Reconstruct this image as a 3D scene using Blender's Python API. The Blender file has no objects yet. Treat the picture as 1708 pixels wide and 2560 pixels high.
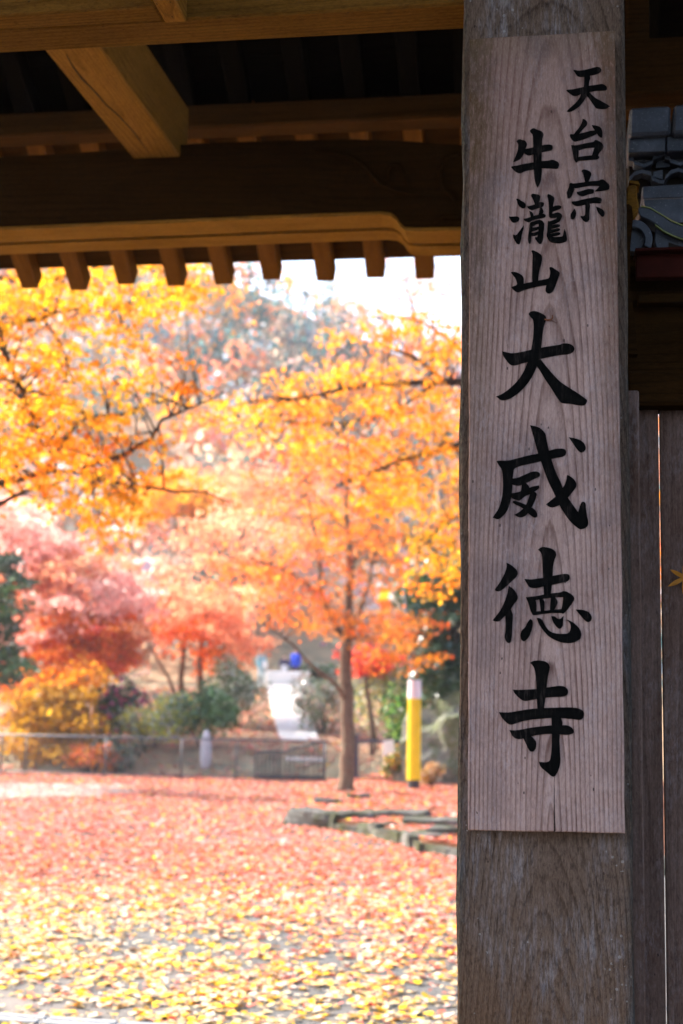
import bpy, bmesh, math, random
import numpy as np
from mathutils import Vector, Matrix

R = math.radians
scene = bpy.context.scene
COL = scene.collection

# ------------------------------------------------------------------ camera
CAM = Vector((0.0, 0.0, 1.5))
YAW, PITCH, ROLL = R(8.5), R(7.95), R(1.04)
FPX = 50.0 / 36.0 * 2560.0
_f0 = Vector((-math.sin(YAW) * math.cos(PITCH), math.cos(YAW) * math.cos(PITCH), math.sin(PITCH)))
_r0 = Vector((math.cos(YAW), math.sin(YAW), 0.0))
_u0 = _r0.cross(_f0)
_r = _r0 * math.cos(ROLL) + _u0 * math.sin(ROLL)
_u = _u0 * math.cos(ROLL) - _r0 * math.sin(ROLL)
cam_data = bpy.data.cameras.new('camera')
cam = bpy.data.objects.new('camera', cam_data)
COL.objects.link(cam)
cam.matrix_world = Matrix(((_r.x, _u.x, -_f0.x, CAM.x), (_r.y, _u.y, -_f0.y, CAM.y),
                           (_r.z, _u.z, -_f0.z, CAM.z), (0, 0, 0, 1)))
cam_data.sensor_fit = 'VERTICAL'
cam_data.sensor_height = 36.0
cam_data.lens = 50.0
cam_data.clip_start = 0.05
cam_data.clip_end = 3000.0
cam_data.dof.use_dof = True
cam_data.dof.focus_distance = 2.78
cam_data.dof.aperture_fstop = 4.2
cam_data.dof.aperture_blades = 9
scene.camera = cam

# ------------------------------------------------------------------ world, sun, exposure
SUN_AZ, SUN_EL = R(-70.0), R(34.0)       # azimuth from +Y (away from the viewer), negative = to the left
world = bpy.data.worlds.new('World')
scene.world = world
world.use_nodes = True
wn = world.node_tree.nodes
sky = wn.new('ShaderNodeTexSky')
sky.sky_type = 'NISHITA'
sky.sun_disc = False
sky.sun_elevation = SUN_EL
sky.sun_rotation = SUN_AZ
sky.dust_density = 4.0
world.node_tree.links.new(sky.outputs[0], wn['Background'].inputs[0])
wn['Background'].inputs[1].default_value = 0.15
sun_data = bpy.data.lights.new('sun', 'SUN')
sun_data.energy = 3.3
sun_data.angle = R(0.6)
sun_data.color = (1.0, 0.95, 0.87)
sun = bpy.data.objects.new('sun', sun_data)
COL.objects.link(sun)
_sd = Vector((math.sin(SUN_AZ) * math.cos(SUN_EL), math.cos(SUN_AZ) * math.cos(SUN_EL), math.sin(SUN_EL)))
sun.rotation_euler = _sd.to_track_quat('Z', 'Y').to_euler()
sun.location = (-8, 16, 30)
scene.view_settings.view_transform = 'Standard'
scene.view_settings.look = 'None'
scene.view_settings.gamma = 1.0
scene.view_settings.exposure = 2.1
scene.view_settings.use_curve_mapping = False
scene.render.engine = 'CYCLES'
scene.cycles.use_denoising = True
scene.cycles.max_bounces = 6
scene.cycles.diffuse_bounces = 4
scene.cycles.transmission_bounces = 4
scene.cycles.caustics_reflective = False
scene.cycles.caustics_refractive = False
scene.cycles.use_adaptive_sampling = True
scene.cycles.adaptive_threshold = 0.02
scene.cycles.transparent_max_bounces = 6
scene.cycles.volume_bounces = 0

# ------------------------------------------------------------------ helpers
def ray(px, py):
    """direction through a point of the photograph (1708 x 2560)"""
    return _f0 + _r * ((px - 854.0) / FPX) + _u * ((1280.0 - py) / FPX)

def at(px, py, Y):
    d = ray(px, py)
    return CAM + d * ((Y - CAM.y) / d.y)

def at_z(px, py, Z):
    d = ray(px, py)
    return CAM + d * ((Z - CAM.z) / d.z)

def tag(o, label=None, cat=None, group=None, kind=None):
    if label: o['label'] = label
    if cat: o['category'] = cat
    if group: o['group'] = group
    if kind: o['kind'] = kind
    return o

def link(name, mesh, parent=None, mat=None):
    o = bpy.data.objects.new(name, mesh)
    COL.objects.link(o)
    if mat is not None and len(mesh.materials) == 0:
        mesh.materials.append(mat)
    if parent is not None:
        o.parent = parent
        o.matrix_parent_inverse = parent_world(parent).inverted()
    return o

def parent_world(p):
    m = p.matrix_basis.copy()
    if p.parent is not None:
        m = parent_world(p.parent) @ p.matrix_parent_inverse @ m
    return m

def empty(name, loc, label=None, cat=None, group=None):
    o = bpy.data.objects.new(name, None)
    o.empty_display_size = 0.2
    o.location = loc
    COL.objects.link(o)
    return tag(o, label, cat, group)

def bm_obj(name, bm, mat, parent=None, smooth=False):
    me = bpy.data.meshes.new(name)
    bm.to_mesh(me)
    bm.free()
    if smooth:
        for p in me.polygons: p.use_smooth = True
    return link(name, me, parent, mat)

def box(name, lo, hi, mat, parent=None, bevel=0.006, rot=None, seg=1, jitter=0.0, rng=None):
    """box whose mesh is centred on its own origin (so wood grain follows the piece)"""
    lo, hi = Vector(lo), Vector(hi)
    c, s = (lo + hi) / 2, (hi - lo)
    bm = bmesh.new()
    bmesh.ops.create_cube(bm, size=1.0)
    for v in bm.verts: v.co = Vector((v.co.x * s.x, v.co.y * s.y, v.co.z * s.z))
    if bevel > 0:
        b = min(bevel, min(s) * 0.35)
        bmesh.ops.bevel(bm, geom=bm.edges[:], offset=b, segments=seg, affect='EDGES')
    if jitter and rng:
        for v in bm.verts:
            v.co += Vector((rng.uniform(-1, 1), rng.uniform(-1, 1), rng.uniform(-1, 1))) * jitter
    me = bpy.data.meshes.new(name)
    bm.to_mesh(me); bm.free()
    o = bpy.data.objects.new(name, me)
    me.materials.append(mat)
    COL.objects.link(o)
    o.location = c
    if rot is not None: o.rotation_euler = rot
    if parent is not None:
        o.parent = parent
        o.matrix_parent_inverse = parent_world(parent).inverted()
    return o

def prism_bm(bm, pts, dvec):
    """extrude a planar outline (list of Vectors) by dvec"""
    n = len(pts)
    a = [bm.verts.new(p) for p in pts]
    b = [bm.verts.new(p + dvec) for p in pts]
    bm.faces.new(a)
    bm.faces.new(b[::-1])
    for i in range(n):
        j = (i + 1) % n
        bm.faces.new((a[j], a[i], b[i], b[j]))

def slab(name, pxpts, Y, thick, mat, parent=None, bevel=0.0):
    """an outline standing at distance Y with a real thickness away from the viewer"""
    bm = bmesh.new()
    pts = [at(x, y, Y) for x, y in pxpts]
    c = sum(pts, Vector()) / len(pts)
    c.y = Y
    prism_bm(bm, [p - c for p in pts], Vector((0, thick, 0)))
    bmesh.ops.recalc_face_normals(bm, faces=bm.faces[:])
    if bevel: bmesh.ops.bevel(bm, geom=bm.edges[:], offset=bevel, segments=1, affect='EDGES')
    o = bm_obj(name, bm, mat)
    o.location = c
    if parent is not None:
        o.parent = parent
        o.matrix_parent_inverse = parent_world(parent).inverted()
    return o

def tube_arrays(pts, rads, sides=6):
    """tapered tube along points -> verts, quads"""
    V, F = [], []
    pts = [Vector(p) for p in pts]
    for i, p in enumerate(pts):
        if i == 0: t = pts[1] - p
        elif i == len(pts) - 1: t = p - pts[i - 1]
        else: t = pts[i + 1] - pts[i - 1]
        t.normalize()
        a = t.cross(Vector((0.31, 0.2, 0.93)))
        if a.length < 1e-3: a = t.cross(Vector((1, 0, 0)))
        a.normalize()
        b = t.cross(a)
        for k in range(sides):
            an = 2 * math.pi * k / sides
            V.append(p + (a * math.cos(an) + b * math.sin(an)) * rads[i])
    for i in range(len(pts) - 1):
        for k in range(sides):
            k2 = (k + 1) % sides
            F.append((i * sides + k, i * sides + k2, (i + 1) * sides + k2, (i + 1) * sides + k))
    n = len(pts)
    F.append(tuple(range(sides))[::-1])
    F.append(tuple((n - 1) * sides + k for k in range(sides)))
    return V, F

class MB:
    """collects pieces into one mesh"""
    def __init__(s): s.V, s.F = [], []
    def add(s, V, F):
        o = len(s.V)
        s.V += [tuple(v) for v in V]
        s.F += [tuple(i + o for i in f) for f in F]
        return s
    def tube(s, pts, rads, sides=6):
        if not hasattr(rads, '__len__'): rads = [rads] * len(pts)
        return s.add(*tube_arrays(pts, rads, sides))
    def box(s, lo, hi):
        x0, y0, z0 = lo; x1, y1, z1 = hi
        return s.add([(x0, y0, z0), (x1, y0, z0), (x1, y1, z0), (x0, y1, z0), (x0, y0, z1), (x1, y0, z1), (x1, y1, z1), (x0, y1, z1)],
                     [(0, 3, 2, 1), (4, 5, 6, 7), (0, 1, 5, 4), (1, 2, 6, 5), (2, 3, 7, 6), (3, 0, 4, 7)])
    def build(s, name, mat, parent=None, smooth=False):
        me = bpy.data.meshes.new(name)
        me.from_pydata(s.V, [], s.F)
        if smooth:
            me.polygons.foreach_set('use_smooth', np.ones(len(me.polygons), dtype=bool))
        me.update()
        return link(name, me, parent, mat)

def array_mesh(name, V, k, C=None):
    """V: (n*k,3) float array, polygons of k corners each; C: (n,3) colour per polygon"""
    n = len(V) // k
    me = bpy.data.meshes.new(name)
    me.vertices.add(n * k)
    me.vertices.foreach_set('co', np.ascontiguousarray(V, dtype=np.float32).ravel())
    me.loops.add(n * k)
    me.loops.foreach_set('vertex_index', np.arange(n * k, dtype=np.int32))
    me.polygons.add(n)
    me.polygons.foreach_set('loop_start', np.arange(0, n * k, k, dtype=np.int32))
    me.polygons.foreach_set('loop_total', np.full(n, k, dtype=np.int32))
    me.update(calc_edges=True)
    if C is not None:
        at_ = me.attributes.new('leafcol', 'FLOAT_COLOR', 'POINT')
        cc = np.ones((n, k, 4), dtype=np.float32)
        cc[:, :, :3] = np.asarray(C, dtype=np.float32)[:, None, :]
        at_.data.foreach_set('color', cc.ravel())
    return me

# leaf outlines in their own plane
def _maple():
    lobes = [(-145, .55), (-105, .80), (-48, .98), (0, 1.12), (48, .98), (105, .80), (145, .55)]
    pts = []
    for i, (a, r) in enumerate(lobes):
        pts.append((math.sin(R(a)) * r, math.cos(R(a)) * r))
        if i < len(lobes) - 1:
            m = (a + lobes[i + 1][0]) / 2
            pts.append((math.sin(R(m)) * .42, math.cos(R(m)) * .42))
    pts.append((0, -.25))
    return np.array(pts) * 0.5
MAPLE = _maple()
KITE = np.array([(0, -.55), (.42, .05), (.1, .62), (-.42, .02)])
FAN = np.array([(0, -.5), (.5, .22), (.22, .46), (-.22, .46), (-.5, .22)])

def leaf_verts(rs, P, size, shape, up=0.6, curl=0.25, flat=False):
    """place a leaf of the given outline at every point of P; returns (n*k,3)"""
    n, k = len(P), len(shape)
    nor = rs.normal(size=(n, 3)) * (1 - up)
    nor[:, 2] += up
    if flat:
        nor = rs.normal(size=(n, 3)) * up
        nor[:, 2] = 1.0
    nor /= np.linalg.norm(nor, axis=1, keepdims=True) + 1e-9
    a = np.cross(nor, rs.normal(size=(n, 3)))
    a /= np.linalg.norm(a, axis=1, keepdims=True) + 1e-9
    b = np.cross(nor, a)
    s = size * rs.uniform(.5, 1.4, (n, 1, 1))
    r2 = (shape ** 2).sum(1)[None, :, None]
    V = P[:, None, :] + s * (a[:, None, :] * shape[None, :, 0:1] + b[:, None, :] * shape[None, :, 1:2]
                             + nor[:, None, :] * r2 * curl * rs.uniform(-1, 1, (n, 1, 1)))
    return V.reshape(-1, 3)

def pick_cols(rs, n, pal, jit=0.12, w=None):
    pal = np.array(pal)
    C = pal[rs.choice(len(pal), n, p=w)]
    C = C * (1 + rs.normal(size=(n, 1)) * jit) * (1 + rs.normal(size=(n, 3)) * jit * .4)
    return np.clip(C, .005, .95)

# ------------------------------------------------------------------ materials
class NT:
    def __init__(s, name):
        s.mat = bpy.data.materials.new(name)
        s.mat.use_nodes = True
        s.t = s.mat.node_tree
        s.b = s.t.nodes['Principled BSDF']
        s.out = s.t.nodes['Material Output']
    def new(s, typ, **kw):
        n = s.t.nodes.new(typ)
        for k, v in kw.items(): setattr(n, k, v)
        return n
    def put(s, sock, v):
        if isinstance(v, bpy.types.NodeSocket): s.t.links.new(v, sock)
        elif isinstance(v, (tuple, list)) and len(v) == 3 and sock.type == 'RGBA': sock.default_value = (*v, 1)
        else: sock.default_value = v
    def m(s, op, a, b=None, c=None, clamp=False):
        n = s.new('ShaderNodeMath', operation=op, use_clamp=clamp)
        s.put(n.inputs[0], a)
        if b is not None: s.put(n.inputs[1], b)
        if c is not None: s.put(n.inputs[2], c)
        return n.outputs[0]
    def vec(s, x, y, z):
        n = s.new('ShaderNodeCombineXYZ')
        s.put(n.inputs[0], x); s.put(n.inputs[1], y); s.put(n.inputs[2], z)
        return n.outputs[0]
    def noise(s, v, scale, detail=3, rough=.55, dist=0.0):
        n = s.new('ShaderNodeTexNoise')
        s.put(n.inputs['Vector'], v)
        n.inputs['Scale'].default_value = scale
        n.inputs['Detail'].default_value = detail
        n.inputs['Roughness'].default_value = rough
        n.inputs['Distortion'].default_value = dist
        return n.outputs[0]
    def ramp(s, f, stops, interp='LINEAR'):
        n = s.new('ShaderNodeValToRGB')
        cr = n.color_ramp
        cr.interpolation = interp
        while len(cr.elements) < len(stops): cr.elements.new(.5)
        for e, (p, c) in zip(cr.elements, stops):
            e.position = p
            e.color = (*c, 1) if hasattr(c, '__len__') else (c, c, c, 1)
        s.put(n.inputs[0], f)
        return n.outputs[0]
    def mix(s, f, a, b, mode='MIX'):
        n = s.new('ShaderNodeMix', data_type='RGBA', blend_type=mode)
        s.put(n.inputs[0], f); s.put(n.inputs[6], a); s.put(n.inputs[7], b)
        return n.outputs[2]
    def bump(s, h, strength, dist=.002):
        n = s.new('ShaderNodeBump')
        n.inputs['Strength'].default_value = strength
        n.inputs['Distance'].default_value = dist
        s.put(n.inputs['Height'], h)
        s.t.links.new(n.outputs[0], s.b.inputs['Normal'])
    def objco(s, rand=0.0):
        tc = s.new('ShaderNodeTexCoord').outputs['Object']
        if rand:
            oi = s.new('ShaderNodeObjectInfo').outputs['Random']
            off = s.m('MULTIPLY', oi, rand)
            n = s.new('ShaderNodeVectorMath', operation='ADD')
            s.t.links.new(tc, n.inputs[0]); s.t.links.new(s.vec(off, off, off), n.inputs[1])
            return tc, n.outputs[0], oi
        return tc, tc, None
    def done(s, col=None, rough=.8, spec=.25):
        if col is not None: s.put(s.b.inputs['Base Color'], col)
        s.put(s.b.inputs['Roughness'], rough)
        s.b.inputs['Specular IOR Level'].default_value = spec
        return s.mat

def plain(name, col, rough=.7, spec=.3, metal=0.0, var=.15, scale=8.0):
    t = NT(name)
    _, co, _ = t.objco(3.0)
    n = t.noise(co, scale, 4)
    c = t.mix(n, tuple(x * (1 - var) for x in col), tuple(min(1, x * (1 + var)) for x in col))
    t.b.inputs['Metallic'].default_value = metal
    return t.done(c, rough, spec)

def wood(name, light, dark, axis='Z', u0=0.0, d0=.06, tilt=.05, freq=95.0, warp=.008, fibre=.35, blotch=None, blotch_amt=.0,
         bloom=None, bloom_amt=0.0, rand=7.0, rough=.75, contrast=1.0, bumps=.5, extra=None, depth='Y', grit=.45):
    """solid wood: growth rings about a nearly parallel pith, so flat faces show arches and straight grain"""
    t = NT(name)
    tc, co, oi = t.objco(rand) if rand else t.objco(0)
    sep = t.new('ShaderNodeSeparateXYZ'); t.t.links.new(tc, sep.inputs[0])
    X, Y, Z = sep.outputs
    if axis == 'Z': w, u, v = Z, X, Y
    elif axis == 'X': w, u, v = X, Z, Y
    else: w, u, v = Y, X, Z
    if depth == 'V' : u, v = v, u
    # slow wander of the grain
    lo_ = t.vec(t.m('MULTIPLY', u, 5.0), t.m('MULTIPLY', v, 5.0), t.m('MULTIPLY', w, 1.3))
    n0 = t.new('ShaderNodeVectorMath', operation='ADD')
    t.t.links.new(lo_, n0.inputs[0])
    if oi is not None:
        off = t.m('MULTIPLY', oi, 37.0); t.t.links.new(t.vec(off, off, off), n0.inputs[1])
    wander = t.m('SUBTRACT', t.noise(n0.outputs[0], 1.0, 3), .5)
    uu = t.m('ADD', t.m('SUBTRACT', u, u0), t.m('MULTIPLY', wander, warp * 6))
    if oi is not None: uu = t.m('ADD', uu, t.m('MULTIPLY', t.m('SUBTRACT', oi, .5), .06))
    d = t.m('ADD', t.m('ADD', t.m('MULTIPLY', w, tilt), d0), t.m('ADD', v, t.m('MULTIPLY', wander, warp * 3)))
    rr = t.m('SQRT', t.m('ADD', t.m('MULTIPLY', uu, uu), t.m('MULTIPLY', d, d)))
    fine = t.vec(t.m('MULTIPLY', u, 260.0), t.m('MULTIPLY', v, 260.0), t.m('MULTIPLY', w, 7.0))
    fib = t.noise(fine, 1.0, 3, .6)
    mid = t.noise(t.vec(t.m('MULTIPLY', u, 60.0), t.m('MULTIPLY', v, 60.0), t.m('MULTIPLY', w, 2.2)), 1.0, 3, .6)
    ph = t.m('ADD', t.m('MULTIPLY', rr, freq), t.m('MULTIPLY', mid, .55))
    fr = t.m('FRACT', ph)
    ring = t.ramp(fr, [(0.0, 0.15), (.45, .05), (.78, .55), (.9, 1.0), (.97, .5), (1.0, .15)])
    ringv = t.m('MULTIPLY', ring, contrast, clamp=True)
    vis = t.ramp(t.noise(co, 9.0, 3), [(.35, .55), (.65, 1.0)])
    ringv = t.m('MULTIPLY', ringv, vis)
    c = t.mix(ringv, light, dark)
    c = t.mix(t.m('MULTIPLY', t.ramp(fib, [(.35, 0.0), (.75, 1.0)]), fibre), c, dark)
    c = t.mix(t.m('MULTIPLY', t.ramp(mid, [(.3, 1.0), (.6, 0.0)]), fibre * .7), c, tuple(min(1, x * 1.35) for x in light))
    if blotch is not None:
        bn = t.noise(t.vec(t.m('MULTIPLY', u, 3.0), t.m('MULTIPLY', v, 3.0), t.m('MULTIPLY', w, 1.2)), 2.2, 5, .65, .4)
        c = t.mix(t.m('MULTIPLY', t.ramp(bn, [(.45, 0.0), (.68, 1.0)]), blotch_amt), c, blotch)
    if bloom is not None:
        bn = t.noise(t.vec(t.m('MULTIPLY', u, 3.0), t.m('MULTIPLY', v, 3.0), t.m('MULTIPLY', w, 1.6)), 3.1, 7, .72, .3)
        sp = t.noise(t.vec(t.m('MULTIPLY', u, 3.0), v, w), 60.0, 3, .7)
        mk = t.m('MULTIPLY', t.ramp(bn, [(.48, 0.0), (.62, 1.0)]), t.ramp(sp, [(.42, 0.0), (.6, 1.0)]))
        c = t.mix(t.m('MULTIPLY', mk, bloom_amt), c, bloom)
    # worm holes and specks
    vo = t.new('ShaderNodeTexVoronoi'); vo.inputs['Scale'].default_value = 1.0
    t.t.links.new(t.vec(t.m('MULTIPLY', u, 55.0), t.m('MULTIPLY', v, 55.0), t.m('MULTIPLY', w, 26.0)), vo.inputs['Vector'])
    sel = t.m('GREATER_THAN', t.noise(co, 14.0, 2), .56)
    hole = t.m('MULTIPLY', t.m('LESS_THAN', vo.outputs['Distance'], .085), sel)
    c = t.mix(t.m('MULTIPLY', hole, .8), c, (.012, .01, .01))
    if extra: c = extra(t, c, u, v, w, co)
    gr = t.noise(t.vec(u, v, t.m('MULTIPLY', w, .22)), 330.0, 4, .8)
    gr2 = t.noise(t.vec(u, v, t.m('MULTIPLY', w, .5)), 120.0, 4, .75)
    c = t.mix(t.m('MULTIPLY', t.ramp(gr, [(.46, 0.0), (.66, 1.0)]), grit), c, dark)
    c = t.mix(t.m('MULTIPLY', t.ramp(gr2, [(.52, 0.0), (.68, 1.0)]), grit * .8), c, tuple(x * .5 for x in dark))
    c = t.mix(t.m('MULTIPLY', t.ramp(gr, [(.32, 1.0), (.46, 0.0)]), grit * .6), c, tuple(min(1, x * 1.5) for x in light))
    h = t.m('ADD', t.m('MULTIPLY', ring, -.6), t.m('ADD', t.m('MULTIPLY', fib, -.7), t.m('MULTIPLY', hole, -2.0)))
    t.bump(h, bumps, .0016)
    return t.done(c, rough, 0.0)

def leafmat(name, trans=.5, rough=.5, spec=.3):
    t = NT(name)
    a = t.new('ShaderNodeAttribute', attribute_name='leafcol')
    t.put(t.b.inputs['Base Color'], a.outputs['Color'])
    t.b.inputs['Roughness'].default_value = rough
    t.b.inputs['Specular IOR Level'].default_value = spec
    tr = t.new('ShaderNodeBsdfTranslucent')
    t.t.links.new(a.outputs['Color'], tr.inputs['Color'])
    mx = t.new('ShaderNodeMixShader')
    mx.inputs[0].default_value = trans
    t.t.links.new(t.b.outputs[0], mx.inputs[1]); t.t.links.new(tr.outputs[0], mx.inputs[2])
    t.t.links.new(mx.outputs[0], t.out.inputs['Surface'])
    return t.mat

def ramp01(t, x, a, b):
    """0 below a, 1 above b (a may be the larger one)"""
    n = t.new('ShaderNodeMapRange', clamp=True)
    t.put(n.inputs[0], x); n.inputs[1].default_value = a; n.inputs[2].default_value = b
    return n.outputs[0]

BW2, BH2 = .147, .80     # half width, half height of the name board (grain mask only)
def board_extra(t, c, u, v, w, co):
    # brown stain and lichen down both long edges and along the top, a grey smudge band, the split at the foot
    n1 = t.noise(t.vec(t.m('MULTIPLY', u, 2.0), v, t.m('MULTIPLY', w, .8)), 9.0, 6, .7)
    n2 = t.noise(t.vec(u, v, t.m('MULTIPLY', w, .35)), 85.0, 5, .75)
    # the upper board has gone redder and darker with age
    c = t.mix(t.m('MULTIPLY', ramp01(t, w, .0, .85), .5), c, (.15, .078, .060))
    top = ramp01(t, w, -.35, .6)
    er = t.m('ADD', ramp01(t, u, BW2 * .5, BW2), t.m('MULTIPLY', n1, 1.1))
    er = t.m('MULTIPLY', t.ramp(t.m('MULTIPLY', er, .6), [(.50, 0.0), (.74, 1.0)]), t.m('ADD', t.m('MULTIPLY', top, .85), .15))
    el = t.m('ADD', ramp01(t, u, -BW2 * .35, -BW2), t.m('MULTIPLY', n1, 1.1))
    el = t.m('MULTIPLY', t.ramp(t.m('MULTIPLY', el, .6), [(.52, 0.0), (.80, 1.0)]), t.m('ADD', t.m('MULTIPLY', top, .9), .05))
    et = t.m('MULTIPLY', ramp01(t, w, BH2 - .10, BH2), n1)
    spk = t.ramp(n2, [(.36, .45), (.56, 1.0)])
    c = t.mix(t.m('MULTIPLY', er, spk), c, (.090, .038, .010))
    c = t.mix(t.m('MULTIPLY', el, spk), c, (.080, .048, .021))
    c = t.mix(t.m('MULTIPLY', et, .9, clamp=True), c, (.10, .08, .036))
    # pale bloom beside the stained right edge
    pb = t.m('MULTIPLY', t.ramp(t.m('ADD', ramp01(t, u, BW2 * .2, BW2 * .8), t.m('MULTIPLY', t.noise(co, 22.0, 5, .7), .6)), [(.7, 0.0), (1.0, 1.0)]), .2)
    c = t.mix(t.m('MULTIPLY', pb, t.ramp(n2, [(.45, 0.0), (.6, 1.0)])), c, (.44, .38, .39))
    # grey smoky smudges
    sm = t.ramp(t.noise(t.vec(u, v, t.m('MULTIPLY', w, .7)), 6.5, 4, .6), [(.50, 0.0), (.70, 1.0)])
    c = t.mix(t.m('MULTIPLY', sm, .55), c, (.11, .092, .105))
    # long split below
    cw = t.m('ABSOLUTE', t.m('ADD', t.m('SUBTRACT', u, .018), t.m('MULTIPLY', t.m('SUBTRACT', t.noise(t.vec(0.0, 0.0, w), 14.0, 3), .5), .006)))
    ck = t.m('LESS_THAN', cw, t.m('MULTIPLY', ramp01(t, w, -BH2 + .16, -BH2 + .03), .0012))
    return t.mix(ck, c, (.01, .008, .008))

def post_extra(t, c, u, v, w, co):
    n = t.noise(t.vec(t.m('MULTIPLY', u, 1.6), v, t.m('MULTIPLY', w, .7)), 5.0, 7, .72, .3)
    sp = t.noise(co, 95.0, 4, .72)
    sp2 = t.noise(t.vec(t.m('MULTIPLY', u, 1.0), v, t.m('MULTIPLY', w, .12)), 120.0, 3, .7)
    lo = ramp01(t, w, -.35, -.75)
    # brown where the silver skin has worn off
    c = t.mix(t.m('MULTIPLY', t.ramp(n, [(.44, 1.0), (.62, 0.0)]), t.m('ADD', t.m('MULTIPLY', lo, .65), .22)), c, (.115, .060, .030))
    # chalky bluish bloom in streaks
    wb = t.m('MULTIPLY', t.ramp(n, [(.46, 0.0), (.64, 1.0)]), t.ramp(sp2, [(.44, 0.0), (.62, 1.0)]))
    c = t.mix(t.m('MULTIPLY', wb, .6), c, (.33, .31, .34))
    # lichen dots
    vo = t.new('ShaderNodeTexVoronoi'); vo.inputs['Scale'].default_value = 70.0
    t.t.links.new(co, vo.inputs['Vector'])
    dots = t.m('MULTIPLY', t.m('LESS_THAN', vo.outputs['Distance'], t.m('MULTIPLY', t.noise(co, 31.0, 2), .34)), t.m('GREATER_THAN', t.noise(co, 11.0, 3), .6))
    c = t.mix(t.m('MULTIPLY', dots, .4), c, (.40, .40, .40))
    # dark, uneven tone toward the two arrises
    ed = t.m('ADD', ramp01(t, t.m('ABSOLUTE', u), .135, .178), t.m('MULTIPLY', t.m('SUBTRACT', n, .5), 1.2))
    c = t.mix(t.m('MULTIPLY', t.ramp(ed, [(.25, 0.0), (.7, 1.0)]), .8), c, (.030, .032, .030))
    gm = t.m('MULTIPLY', ramp01(t, u, -.15, -.176), t.ramp(sp, [(.45, 0.0), (.6, 1.0)]))
    c = t.mix(t.m('MULTIPLY', gm, .45), c, (.20, .21, .14))
    return c

M = {}
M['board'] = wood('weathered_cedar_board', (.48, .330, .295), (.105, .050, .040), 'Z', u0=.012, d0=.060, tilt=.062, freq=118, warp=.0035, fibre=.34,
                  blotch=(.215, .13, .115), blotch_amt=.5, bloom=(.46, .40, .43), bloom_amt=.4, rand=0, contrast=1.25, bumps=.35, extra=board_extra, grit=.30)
M['post'] = wood('silvered_zelkova_post', (.165, .118, .094), (.032, .020, .015), 'Z', u0=.0, d0=.315, tilt=.13, freq=120, warp=.006, fibre=.55,
                 rand=0, contrast=1.0, bumps=.7, extra=post_extra, grit=.55)
M['plank'] = wood('grey_plank', (.165, .106, .088), (.045, .026, .020), 'Z', d0=.12, tilt=.012, freq=120, warp=.006, fibre=.5, blotch=(.085, .042, .028), blotch_amt=.8,
                  bloom=(.24, .20, .205), bloom_amt=.45, rand=7, contrast=.8, bumps=.6)
M['beam_x'] = wood('brown_beam', (.17, .078, .014), (.06, .025, .005), 'X', d0=.14, tilt=.03, freq=85, warp=.008, fibre=.4, blotch=(.085, .038, .007), blotch_amt=.6, rand=7, contrast=.9)
M['soffit_light_x'] = wood('lit_gold_soffit', (.30, .14, .025), (.12, .05, .009), 'X', d0=.14, tilt=.03, freq=85, warp=.008, fibre=.4, blotch=(.16, .07, .012), blotch_amt=.6, rand=7, contrast=.9)  # ground bounce under the carved beam put into this golden colour
M['beam_y'] = wood('brown_cross_beam', (.28, .128, .022), (.10, .042, .008), 'Y', d0=.12, tilt=.05, freq=75, warp=.01, fibre=.35, blotch=(.15, .068, .012), blotch_amt=.55, rand=7, contrast=.9)
M['dark_x'] = wood('dark_brown_beam', (.032, .014, .004), (.011, .005, .002), 'X', d0=.11, tilt=.03, freq=70, warp=.012, fibre=.4, blotch=(.014, .006, .002), blotch_amt=.6, rand=7, contrast=.9)  # near-black brown; on the carved beam it holds the face's shade
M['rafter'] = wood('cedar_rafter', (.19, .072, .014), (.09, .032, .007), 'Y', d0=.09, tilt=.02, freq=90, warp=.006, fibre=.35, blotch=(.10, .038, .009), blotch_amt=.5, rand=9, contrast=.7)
M['soot'] = wood('shade_black_timber', (.007, .005, .003), (.003, .002, .002), 'Y', freq=60, rand=9)  # shade inside the roof painted as near-black timber
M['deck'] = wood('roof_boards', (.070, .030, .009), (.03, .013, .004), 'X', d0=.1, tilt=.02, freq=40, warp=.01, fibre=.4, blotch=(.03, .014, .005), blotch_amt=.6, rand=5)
M['roof_shade_x'] = wood('shade_black_boards', (.007, .005, .003), (.003, .002, .002), 'X', freq=60, rand=9)  # same painted roof shade for the inner boards and ridge beam
def ink_mat():
    t = NT('brushed_ink')
    _, co, _ = t.objco(0)
    sep = t.new('ShaderNodeSeparateXYZ'); t.t.links.new(co, sep.inputs[0])
    n = t.noise(t.vec(sep.outputs[0], sep.outputs[1], t.m('MULTIPLY', sep.outputs[2], .12)), 230.0, 4, .7)
    n2 = t.noise(co, 16.0, 3)
    f = t.m('MULTIPLY', t.ramp(n, [(.52, 0.0), (.7, 1.0)]), t.ramp(n2, [(.45, .1), (.65, 1.0)]))
    return t.done(t.mix(f, (.004, .004, .004), (.045, .034, .032)), .7, 0.0)
M['ink'] = ink_mat()
M['black'] = plain('dark_recess_wood', (.02, .015, .012), .9, .1)

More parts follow.
